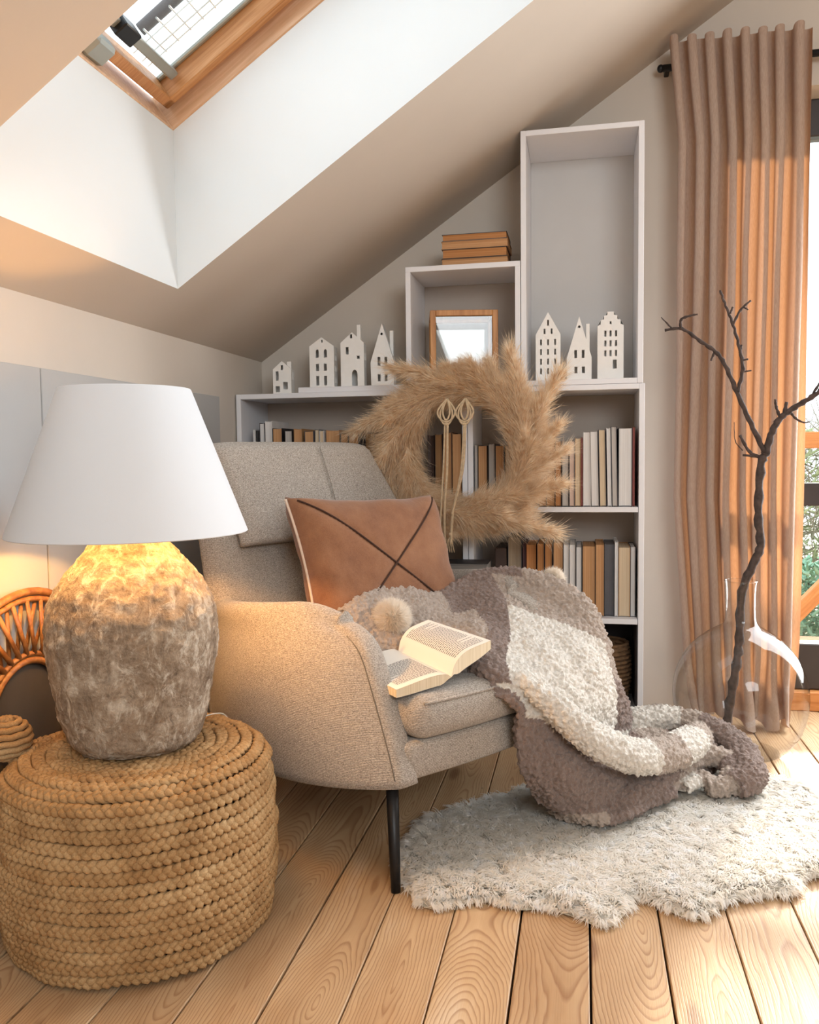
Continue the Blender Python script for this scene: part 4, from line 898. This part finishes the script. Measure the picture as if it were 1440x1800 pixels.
# ------------------------------------------------------------------ jute pouf
PX, PY = -0.898, -1.622
PF = empty('jute_pouf', (PX, PY, 0)); tag(PF, 'round braided jute pouf standing on the floorboards under the lamp', 'pouf')
def pr(z): return 0.248+0.026*math.sin(PI*min(1, max(0, (z+0.03)/0.40)))**0.7
link('core', lathe([(0.0, 0.004), (0.232, 0.004)]+[(pr(z)-0.016, z) for z in np.linspace(0.015, 0.31, 14)]+[(0.21, 0.342), (0.12, 0.352), (0.0, 0.353)], 64, False), M['core'], PF)  # core coloured dark to paint shade into the gaps between braids
def braid(r, z, nrm, up, wdt, seed):
    """three flattened strands plaited round a ring; nrm = (radial, vertical) outward direction of the surface, up = direction across the braid"""
    g = np.random.default_rng(seed); per = max(12, int(round(2*PI*r/0.050))); n = per*12; a = np.linspace(0, 2*PI, n, endpoint=False); out = []
    jit = 1+0.10*np.sin(a*5+g.uniform(0, 6))*g.uniform(0.3, 1); lift = 0.0022*np.sin(a*7+g.uniform(0, 6))+0.0015*np.sin(a*17+g.uniform(0, 6))
    for s in range(3):
        ph = a*per+s*2*PI/3
        ac = wdt*np.sin(ph)*jit; ou = 0.0056*np.sin(2*ph)+lift
        rr = r+ac*up[0]+ou*nrm[0]; zz = z+ac*up[1]+ou*nrm[1]
        Pt = np.stack([rr*np.cos(a), rr*np.sin(a), zz], 1)
        upv = np.stack([nrm[0]*np.cos(a), nrm[0]*np.sin(a), np.full(n, nrm[1])], 1)
        out.append(tube_arrays(Pt, 0.0069*(1+0.18*np.sin(ph*2+1)), 6, True, 0.78, upv))
    return npmesh(*join_arrays(out))
zs = np.linspace(0.020, 0.310, 13); kseed = 0
for z in zs:
    dz = 0.01; sl = (pr(z+dz)-pr(z-dz))/(2*dz); nn = np.array((1, -sl)); nn /= np.linalg.norm(nn); uu = np.array((sl, 1)); uu /= np.linalg.norm(uu)
    o = link('jute_braid', braid(pr(z)-0.005, z, nn, uu, 0.0076, kseed), M['jute'], PF); o['kind'] = 'stuff'; kseed += 1
for r, z, nn in ((0.256, 0.331, (0.85, 0.53)), (0.240, 0.348, (0.55, 0.84)), (0.217, 0.357, (0.2, 0.98))):
    o = link('jute_braid', braid(r, z, np.array(nn), np.array((-nn[1], nn[0])), 0.0076, kseed), M['jute'], PF); o['kind'] = 'stuff'; kseed += 1
for i in range(9):
    o = link('jute_braid', braid(0.192-0.0245*i, 0.359, np.array((0.05, 1.0)), np.array((-1, 0.05)), 0.0076, kseed), M['jute'], PF); o['kind'] = 'stuff'; kseed += 1
    if i > 5: break

# ------------------------------------------------------------------ table lamp on the pouf
LB = 0.371
LA = empty('table_lamp', (PX-0.005, PY, LB)); LA.scale = (1.02, 1.02, 0.968); tag(LA, 'table lamp with rough stone jar base and white cone shade on the pouf', 'lamp')
prof = [(0.0, 0.0), (0.10, 0.0), (0.118, 0.006), (0.130, 0.022), (0.144, 0.07), (0.156, 0.14), (0.164, 0.20), (0.167, 0.245), (0.163, 0.285), (0.150, 0.325), (0.128, 0.36), (0.104, 0.388), (0.084, 0.412), (0.070, 0.436), (0.062, 0.46), (0.060, 0.485), (0.050, 0.492), (0.0, 0.492)]
pp = catmull([(r, z) for r, z in prof], 9); pp = [(max(0, r), z) for r, z in pp]
lbm = lathe(pp, 200, False); o = link('lamp_base', lbm, M['stone'], LA)
for nm, ty, sc_, st_ in (('a', 'CLOUDS', 0.10, 0.008), ('b', 'STUCCI', 0.022, 0.006), ('c', 'CLOUDS', 0.010, 0.006)):
    tx = bpy.data.textures.new('stone_'+nm, ty); tx.noise_scale = sc_
    if ty == 'CLOUDS': tx.noise_depth = 3
    d = o.modifiers.new(nm, 'DISPLACE'); d.texture = tx; d.strength = st_; d.mid_level = 0.5; d.texture_coords = 'LOCAL'
apply_mods(o); o.data.polygons.foreach_set('use_smooth', [True]*len(o.data.polygons))
sh = lathe([(0.228, 0.447), (0.2295, 0.4455), (0.231, 0.447), (0.126, 0.745), (0.1245, 0.7465), (0.123, 0.745)], 96, False)
bm = bmesh.new(); bm.from_mesh(sh); n = 96
bm.verts.ensure_lookup_table()
for i in range(n): bm.faces.new([bm.verts[5*n+i], bm.verts[5*n+(i+1) % n], bm.verts[(i+1) % n], bm.verts[i]])
bm.to_mesh(sh); bm.free(); sh.polygons.foreach_set('use_smooth', [True]*len(sh.polygons))
sho = link('lamp_shade', sh, M['shade'], LA); md = sho.modifiers.new('e', 'EDGE_SPLIT'); md.split_angle = math.radians(40)
brass = plain('brass_fitting', '#8a6a3a', 0.35, 0.05, 10, Metallic=0.8)
link('socket', lathe([(0.018, 0.485), (0.018, 0.545), (0.0, 0.545)], 20), brass, LA)
link('bulb', lathe([(0.012, 0.545), (0.018, 0.556), (0.030, 0.585), (0.030, 0.605), (0.018, 0.628), (0.0, 0.634)], 24, False), M['pane'], LA)
df = NT('uplight_dimming_film'); df.base(S('#f2efe8')).rough(0.9); tb = df.node('ShaderNodeBsdfTransparent'); mx_ = df.node('ShaderNodeMixShader', {0: 0.6, 1: df.b.outputs[0], 2: tb.outputs[0]}); df.l.new(mx_.outputs[0], df.out.inputs[0])
link('added_dimming_disc', lathe([(0.0, 0.728), (0.126, 0.728), (0.126, 0.7295), (0.0, 0.7295)], 48, False), df.m, LA)  # unseen disc added to cut the light leaving the top of the shade
for k in range(3):
    a = k*2*PI/3+0.4; link('shade_spoke', tube([(0.018*math.cos(a), 0.018*math.sin(a), 0.54), (0.128*math.cos(a), 0.128*math.sin(a), 0.735)], 0.0015, 6), brass, LA)
pl = bpy.data.lights.new('lamp_light', 'POINT'); pl.energy = LAMP_POWER; pl.color = (1.0, 0.48, 0.13); pl.shadow_soft_size = 0.02
po = bpy.data.objects.new('lamp_light', pl); COL.objects.link(po); po.parent = LA; po.location = (0, 0, 0.57)
link('cord', tube(catmull([(0.06, 0.13, 0.004), (0.08, 0.19, 0.002), (0.09, 0.235, -0.02), (0.095, 0.275, -0.10), (0.095, 0.285, -0.25), (0.11, 0.30, -0.335), (0.13, 0.42, -0.344), (0.0, 0.6, -0.344)], 6), 0.0016, 6), M['whitewire'], LA)

# ------------------------------------------------------------------ small coiled basket on the pouf and rattan frame behind
cb = empty('jute_ball', (-1.145, -1.705, 0.348)); tag(cb, 'small coiled jute ball at the left edge of the pouf', 'ball')
link('ball_core', lathe([(0.0, 0.002), (0.025, 0.004), (0.042, 0.03), (0.042, 0.05), (0.025, 0.078), (0.0, 0.082)], 24, False), M['core'], cb)
for i in range(9):
    th = PI*(i+0.7)/9.4; zz = 0.042-0.040*math.cos(th); r = max(0.006, 0.045*math.sin(th)); a = np.linspace(0, 2*PI, 36, endpoint=False)
    link('coil', tube(np.stack([r*np.cos(a), r*np.sin(a), zz+0.001*np.sin(9*a+i)], 1), 0.0066, 7, True), M['jute'], cb)
rt = empty('rattan_chair_back', (-1.218, -1.535, 0.0)); tag(rt, 'orange rattan fan shaped chair back with crossed canes behind the lamp', 'chair')
ro_, ri, zc_ = 0.285, 0.130, 0.375
def arc(r, n=28, dx=0.0, legs=True):
    p = [(dx, r*math.cos(a), zc_+r*math.sin(a)) for a in np.linspace(0, PI, n)]
    return ([(dx, r, 0.0)] if legs else [])+p+([(dx, -r, 0.0)] if legs else [])
for r, rad in ((ro_, 0.009), (ro_-0.017, 0.007), (ri, 0.008), (ri+0.015, 0.006)):
    link('hoop', tube(arc(r), rad, 8), M['rattan'], rt)
pl_ = [(0.125*math.cos(a), zc_+0.125*math.sin(a)) for a in np.linspace(0, PI, 20)]
link('arch_shadow_panel', plate([(-0.125, 0.02), (0.125, 0.02)]+pl_, [], 0.006), plain('painted_arch_shadow', '#4a423a', 0.8, 0.1, 12), rt, (-0.006, 0, 0), (0, 0, PI/2))  # added dark panel, stands for the shadowed wall under the arch
link('cross_rail', tube([(0, ro_, 0.16), (0, -ro_, 0.16)], 0.008, 8), M['rattan'], rt)
for i in range(17):
    a = PI*(i+0.5)/17
    for sg in (-1, 1):
        b_ = a+sg*0.17; p = [((-0.004 if sg < 0 else 0.004), (ri+0.014)*math.cos(a), zc_+(ri+0.014)*math.sin(a)), (0.004*sg, (ro_-0.017)*math.cos(b_), zc_+(ro_-0.017)*math.sin(b_))]
        link('cane', tube(p, 0.0075, 6, flat=0.35, up=(1, 0, 0)), M['rattan'], rt)

# ------------------------------------------------------------------ sheepskin rug
OUT = [(-0.415,-1.10),(-0.43,-1.27),(-0.407,-1.38),(-0.326,-1.495),(-0.26,-1.475),(-0.194,-1.452),(-0.13,-1.47),(-0.074,-1.457),(-0.01,-1.48),(0.045,-1.507),(0.085,-1.45),(0.109,-1.385),(0.159,-1.403),(0.20,-1.435),(0.246,-1.432),(0.30,-1.37),(0.364,-1.33),(0.449,-1.303),(0.475,-1.24),(0.517,-1.215),(0.60,-1.23),(0.72,-1.18),(0.80,-1.06),(0.82,-0.92),(0.76,-0.80),(0.66,-0.73),(0.58,-0.66),(0.50,-0.62),(0.40,-0.62),(0.30,-0.62),(0.16,-0.66),(0.0,-0.72),(-0.15,-0.82),(-0.28,-0.95),(-0.36,-1.03)]
def rug():
    oc = np.array([(-p[0], p[1]) for p in []]) if False else catmull([(x, y, 0) for x, y in OUT], 4, True)[:, :2]
    R_ = empty('sheepskin_rug', (0, 0, 0)); tag(R_, 'cream long wool sheepskin rug lying on the floorboards under the blanket', 'rug')
    cen = np.array((0.2, -1.08)); V = []; rings = 14
    for k in range(rings):
        f = 1-k/(rings)*0.97
        for p in oc:
            q_ = cen+(p-cen)*f; e = min(1, (1-f)*5); V.append((q_[0], q_[1], 0.003+e*(0.010+0.006*noise.noise(Vector((q_[0]*7, q_[1]*7, 0))))))
    m = len(oc); F = [tuple(f) for f in grid_faces(rings, m, True)]+[tuple((rings-1)*m+i for i in range(m))]
    link('hide', mesh(V, F, True), M['leather'], R_)
    # wool locks: short curved ribbons in clumps
    def inside(P_):
        x, y = P_[:, 0], P_[:, 1]; c = np.zeros(len(P_), bool); j = m-1
        for i in range(m):
            xi, yi = oc[i]; xj, yj = oc[j]; cond = ((yi > y) != (yj > y)) & (x < (xj-xi)*(y-yi)/(yj-yi+1e-12)+xi); c ^= cond; j = i
        return c
    g = np.random.default_rng(11); n = 165000; P_ = np.stack([g.uniform(-0.45, 0.84, n), g.uniform(-1.52, -0.6, n)], 1); P_ = P_[inside(P_)]; n = len(P_)
    # distance to the border makes the edge lower
    dmin = np.full(n, 9.0)
    for i in range(m):
        a, b = oc[i], oc[(i+1) % m]; ab = b-a; t = np.clip(((P_-a)@ab)/(ab@ab+1e-12), 0, 1); dmin = np.minimum(dmin, np.linalg.norm(P_-(a+t[:, None]*ab), axis=1))
    nc = 8000; C_ = np.stack([g.uniform(-0.47, 0.86, nc), g.uniform(-1.54, -0.58, nc)], 1); cd_ = g.normal(0, 1, (nc, 2)); kd = KDTree(nc)
    for i in range(nc): kd.insert((C_[i, 0], C_[i, 1], 0), i)
    kd.balance(); cid = np.array([kd.find((p[0], p[1], 0))[1] for p in P_])
    flow = np.stack([0.35+0.5*np.sin(P_[:, 1]*6), -0.75+0.4*np.cos(P_[:, 0]*5)], 1)
    d = flow+0.9*cd_[cid]+g.normal(0, 0.35, (n, 2)); d /= np.linalg.norm(d, axis=1, keepdims=True)
    toc = C_[cid]-P_
    L = g.uniform(0.75, 1.25, n)*np.interp(dmin, [0, 0.03], [0.022, 0.034]); H_ = g.uniform(0.7, 1.2, n)*np.interp(dmin, [0, 0.05], [0.009, 0.019])
    seg = 4; Vn = np.zeros((n, seg+1, 2, 3)); side = np.stack([-d[:, 1], d[:, 0]], 1)
    curl = g.uniform(-1, 1, n)*0.004; ph = g.uniform(0, 6, n)
    for s in range(seg+1):
        t = s/seg; pos = P_+d*(L*t**1.2)[:, None]+toc*(0.5*t)+side*(curl*np.sin(t*5+ph))[:, None]
        z = 0.008+0.006*np.minimum(1, dmin*20)+H_*np.sin(t*PI*0.62)-0.012*t*t*(dmin < 0.02); wd = (0.0016*(1-t**2)+0.0003)
        Vn[:, s, 0, :2] = pos-side*wd; Vn[:, s, 1, :2] = pos+side*wd; Vn[:, s, :, 2] = np.maximum(z, 0.002)[:, None]
    base = np.arange(n)[:, None]*(seg+1)*2; sI = np.arange(seg)[None]*2
    F = np.stack([base+sI, base+sI+1, base+sI+3, base+sI+2], -1).reshape(-1, 4)
    o = link('wool', npmesh(Vn.reshape(-1, 3), F), M['wool'], R_); o['kind'] = 'stuff'
rug()

# ------------------------------------------------------------------ glass demijohn and branch
VX, VY = 0.485, -0.41
va = lathe([(0.0, 0.004), (0.07, 0.002), (0.10, 0.004), (0.135, 0.018), (0.172, 0.06), (0.196, 0.12), (0.206, 0.19), (0.198, 0.255), (0.168, 0.32), (0.125, 0.368), (0.080, 0.398), (0.052, 0.412), (0.044, 0.425), (0.043, 0.50), (0.046, 0.545), (0.049, 0.552)], 80, False)
o = link('glass_vase', rounded(va, 1), M['glass']); o.location = (VX, VY, 0.0); tag(o, 'large clear glass demijohn vase standing on the floor before the curtain', 'vase')
link('rim', tube([(0.0485*math.cos(a), 0.0485*math.sin(a), 0.552) for a in np.linspace(0, 2*PI, 40, endpoint=False)], 0.002, 6, True), M['glass'], o)
link('inner_base', lathe([(0.0, 0.028), (0.05, 0.018), (0.09, 0.008), (0.12, 0.012)], 48, False), M['glass'], o)
BR = {'trunk': ([(0.450,-0.36,0.035),(0.462,-0.40,0.18),(0.477,-0.41,0.30),(0.483,-0.41,0.373),(0.489,-0.41,0.517),(0.523,-0.41,0.611),(0.541,-0.41,0.661),(0.533,-0.41,0.767),(0.539,-0.41,0.908),(0.553,-0.41,0.952)], 0.014, 0.0125),
 'l': ([(0.55,-0.41,0.949),(0.507,-0.415,1.04),(0.465,-0.42,1.137),(0.43,-0.42,1.217),(0.401,-0.41,1.265),(0.354,-0.40,1.303),(0.303,-0.39,1.34),(0.252,-0.38,1.342)], 0.0085, 0.0042),
 'l2': ([(0.466,-0.42,1.137),(0.48,-0.42,1.206),(0.471,-0.41,1.276),(0.454,-0.40,1.343),(0.433,-0.39,1.407),(0.416,-0.39,1.455)], 0.006, 0.0035),
 'l3': ([(0.452,-0.40,1.343),(0.473,-0.41,1.388),(0.502,-0.41,1.416)], 0.0042, 0.003), 'l4': ([(0.3,-0.39,1.34),(0.299,-0.41,1.367),(0.323,-0.42,1.376),(0.346,-0.42,1.379)], 0.005, 0.0028),
 'l5': ([(0.277,-0.385,1.341),(0.24,-0.39,1.38)], 0.0035, 0.0012), 'r': ([(0.553,-0.41,0.948),(0.57,-0.41,1.013),(0.592,-0.41,1.056),(0.621,-0.41,1.078),(0.661,-0.42,1.106),(0.709,-0.43,1.143),(0.756,-0.43,1.189),(0.80,-0.43,1.26)], 0.0115, 0.006),
 'r2': ([(0.618,-0.41,1.078),(0.638,-0.40,1.055),(0.662,-0.40,1.042),(0.683,-0.39,1.044)], 0.0045, 0.002), 'r3': ([(0.592,-0.41,1.056),(0.58,-0.41,1.091),(0.575,-0.42,1.113)], 0.0048, 0.0036), 'r4': ([(0.602,-0.41,1.06),(0.610,-0.41,1.104)], 0.0065, 0.005),
 'r5': ([(0.677,-0.42,1.119),(0.701,-0.43,1.162),(0.716,-0.43,1.173)], 0.004, 0.003), 'k': ([(0.545,-0.41,0.933),(0.505,-0.415,0.953),(0.474,-0.42,1.006)], 0.0055, 0.0045), 'k2': ([(0.533,-0.41,0.938),(0.484,-0.42,0.944)], 0.005, 0.0035),
 'k3': ([(0.483,-0.42,0.958),(0.461,-0.42,0.988),(0.457,-0.42,1.046)], 0.0018, 0.001), 's1': ([(0.4,-0.41,1.267),(0.388,-0.41,1.237)], 0.004, 0.003), 's2': ([(0.477,-0.42,1.198),(0.505,-0.42,1.202)], 0.0028, 0.0022), 's3': ([(0.475,-0.415,1.233),(0.495,-0.42,1.237)], 0.003, 0.0028), 's4': ([(0.473,-0.41,1.259),(0.478,-0.41,1.282)], 0.0042, 0.003),
 's5': ([(0.445,-0.40,1.381),(0.452,-0.40,1.40)], 0.003, 0.003), 's6': ([(0.483,-0.41,1.396),(0.495,-0.41,1.388)], 0.003, 0.0022)}
bh = empty('bare_branch', (VX-0.03, VY+0.05, 0.03)); tag(bh, 'bare dark forked branch standing in the glass vase', 'branch')
for k, (pts, r0, r1) in BR.items():
    pa = catmull(pts, 6); n = len(pa); t = np.linspace(0, 1, n); r = (r0+(r1-r0)*t)*(1+0.14*np.sin(t*n*1.9+len(k))+0.08*np.sin(t*n*4.1))
    pa = pa+0.0015*np.sin(np.arange(n)[:, None]*np.array((2.3, 1.7, 0.4)))*(1 if k in ('trunk', 'l', 'r', 'l2') else 0.3)
    o = link('trunk' if k == 'trunk' else 'twig', tube(pa-np.array(bh.location), r, 9), M['bark'], bh)

# ------------------------------------------------------------------ pampas wreath hanging before the shelves
WC = np.array((-0.387, -0.425, 0.967))
WR = empty('pampas_wreath', tuple(WC)); tag(WR, 'fluffy tan pampas grass wreath hung with knotted twine before the bookcase', 'wreath')
link('ring', tube([(0.215*math.cos(a), 0, 0.215*math.sin(a)) for a in np.linspace(0, 2*PI, 60, endpoint=False)], 0.016, 8, True), M['twine'], WR)
def plume(seed, L=0.20, n=1500):
    g = np.random.default_rng(seed); V = []; F = []
    bend = g.uniform(-0.5, 0.5, 2)
    def stem(t): return np.array((L*t, bend[0]*0.05*t*t, bend[1]*0.05*t*t))
    st = [stem(t) for t in np.linspace(0, 1, 6)]
    Vt, Ft = tube_arrays(st, np.linspace(0.0016, 0.0005, 6), 4); V += list(Vt); F += [tuple(f) for f in Ft]
    for i in range(n):
        t = g.uniform(0.02, 1.0)**0.8; p = stem(t); a = g.uniform(0, 2*PI); sp = g.uniform(0.35, 0.95)*(1-0.35*t)
        d = np.array((math.cos(sp), math.sin(sp)*math.cos(a), math.sin(sp)*math.sin(a))); l = g.uniform(0.03, 0.095)*(1-0.45*t)
        s = np.cross(d, g.normal(0, 1, 3)); s /= np.linalg.norm(s)+1e-9; wd = 0.00048; dr = g.normal(0, 0.014, 3)+np.array((0.012, 0, -0.004)); q = len(V)
        for k, f_ in ((0, 0), (0.5, 0.35), (0.8, 0.8)): c_ = p+d*l*k+dr*f_; V += [c_-s*wd, c_+s*wd]
        V.append(p+d*l+dr*1.4); F += [(q, q+1, q+3, q+2), (q+2, q+3, q+5, q+4), (q+4, q+5, q+6)]
    return mesh(V, F, False)
PLM = [plume(100+i) for i in range(7)]
for m_ in PLM: m_.materials.append(M['pampas'])
g = np.random.default_rng(21)
for i in range(230):
    a = 2*PI*(i+g.uniform(-0.4, 0.4))/230; lay = g.uniform(-1, 1); r = 0.190+0.045*g.uniform(-0.6, 0.65)
    y = g.uniform(-0.055, 0.06); out = 0.14+0.32*(r-0.17)/0.06*0.5+g.uniform(-0.12, 0.16)
    tx, tz = -math.sin(a), math.cos(a); ox, oz = math.cos(a), math.sin(a)      # counter-clockwise sweep seen from the room
    d = Vector((tx*math.cos(out)+ox*math.sin(out), g.uniform(-0.28, 0.12) if y < 0.02 else g.uniform(-0.1, 0.1), tz*math.cos(out)+oz*math.sin(out)))
    o = link('plume', PLM[i % 7], None, WR); q_ = d.to_track_quat('X', 'Z'); sc_ = g.uniform(0.58, 0.86)
    o.location = (r*ox-tx*0.06, y, r*oz-tz*0.06); o.rotation_euler = (q_.to_matrix() @ Matrix.Rotation(g.uniform(0, 6.28), 3, 'X')).to_euler(); o.scale = (sc_, sc_*1.1, sc_*1.1)
for (a, out, r, sc_) in ((0.42, 0.75, 0.23, 0.95), (0.75, 0.55, 0.24, 0.9), (-0.25, 0.75, 0.21, 0.8), (-0.55, 0.7, 0.22, 0.8), (0.05, 0.7, 0.22, 0.7), (1.9, 0.5, 0.24, 0.9), (2.6, 0.55, 0.24, 0.9), (3.3, 0.4, 0.24, 0.9), (-1.0, 0.7, 0.23, 1.0)):
    tx, tz = -math.sin(a), math.cos(a); ox, oz = math.cos(a), math.sin(a)
    d = Vector((tx*math.cos(out)+ox*math.sin(out), -0.15, tz*math.cos(out)+oz*math.sin(out))); o = link('plume', PLM[int(r*1000) % 7], None, WR)
    o.location = (r*ox-tx*0.04, -0.03, r*oz-tz*0.04); o.rotation_euler = d.to_track_quat('X', 'Z').to_euler(); o.scale = (sc_,)*3
# twine: two bunches of loops, four hanging cords, one knotted end
def cordp(pts, r=0.0032, n=7): link('cord', tube(catmull(pts, 7), r, n), M['twine'], WR)
for bx_ in (-0.036, 0.022):
    for k, (w_, h_) in enumerate(((0.027, 0.072), (0.019, 0.082), (0.011, 0.066))):
        cordp([(bx_, -0.10, 0.165), (bx_-w_, -0.112, 0.165-h_*0.5), (bx_-w_*0.75, -0.115, 0.165-h_*0.85), (bx_, -0.116, 0.165-h_), (bx_+w_*0.75, -0.115, 0.165-h_*0.85), (bx_+w_, -0.112, 0.165-h_*0.5), (bx_+0.002, -0.10, 0.166)])
    link('knot', rounded(boxmesh(bx_-0.009, bx_+0.009, -0.124, -0.106, 0.078, 0.092), 2), M['twine'], WR)
cordp([(-0.040, -0.116, 0.09), (-0.046, -0.118, -0.05), (-0.056, -0.118, -0.20), (-0.064, -0.116, -0.335)])
cordp([(-0.032, -0.116, 0.09), (-0.034, -0.120, -0.06), (-0.044, -0.118, -0.20), (-0.042, -0.116, -0.345)], 0.0042)
cordp([(0.022, -0.116, 0.085), (0.012, -0.120, -0.06), (-0.012, -0.118, -0.17), (-0.018, -0.118, -0.20), (-0.026, -0.117, -0.30)], 0.0048)
cordp([(0.026, -0.118, 0.085), (0.018, -0.124, -0.05), (-0.008, -0.122, -0.16), (-0.020, -0.122, -0.20)], 0.0034)
link('knot', rounded(boxmesh(-0.034, -0.018, -0.126, -0.108, -0.272, -0.255), 2), M['twine'], WR)
for k in range(5): cordp([(-0.026, -0.117, -0.268), (-0.028+0.004*(k-2), -0.118, -0.29), (-0.029+0.007*(k-2), -0.118+0.002*k, -0.322)], 0.0016, 5)
# the hanging loop over the board above and its hook
cordp([(0.0, -0.01, 0.215), (0.004, 0.05, 0.222), (0.006, 0.138, 0.222)], 0.002)
link('hook', tube(catmull([(0.006, 0.146, 0.205), (0.006, 0.136, 0.206), (0.006, 0.132, 0.216), (0.006, 0.136, 0.226)], 5), 0.003, 8), M['black'], WR)
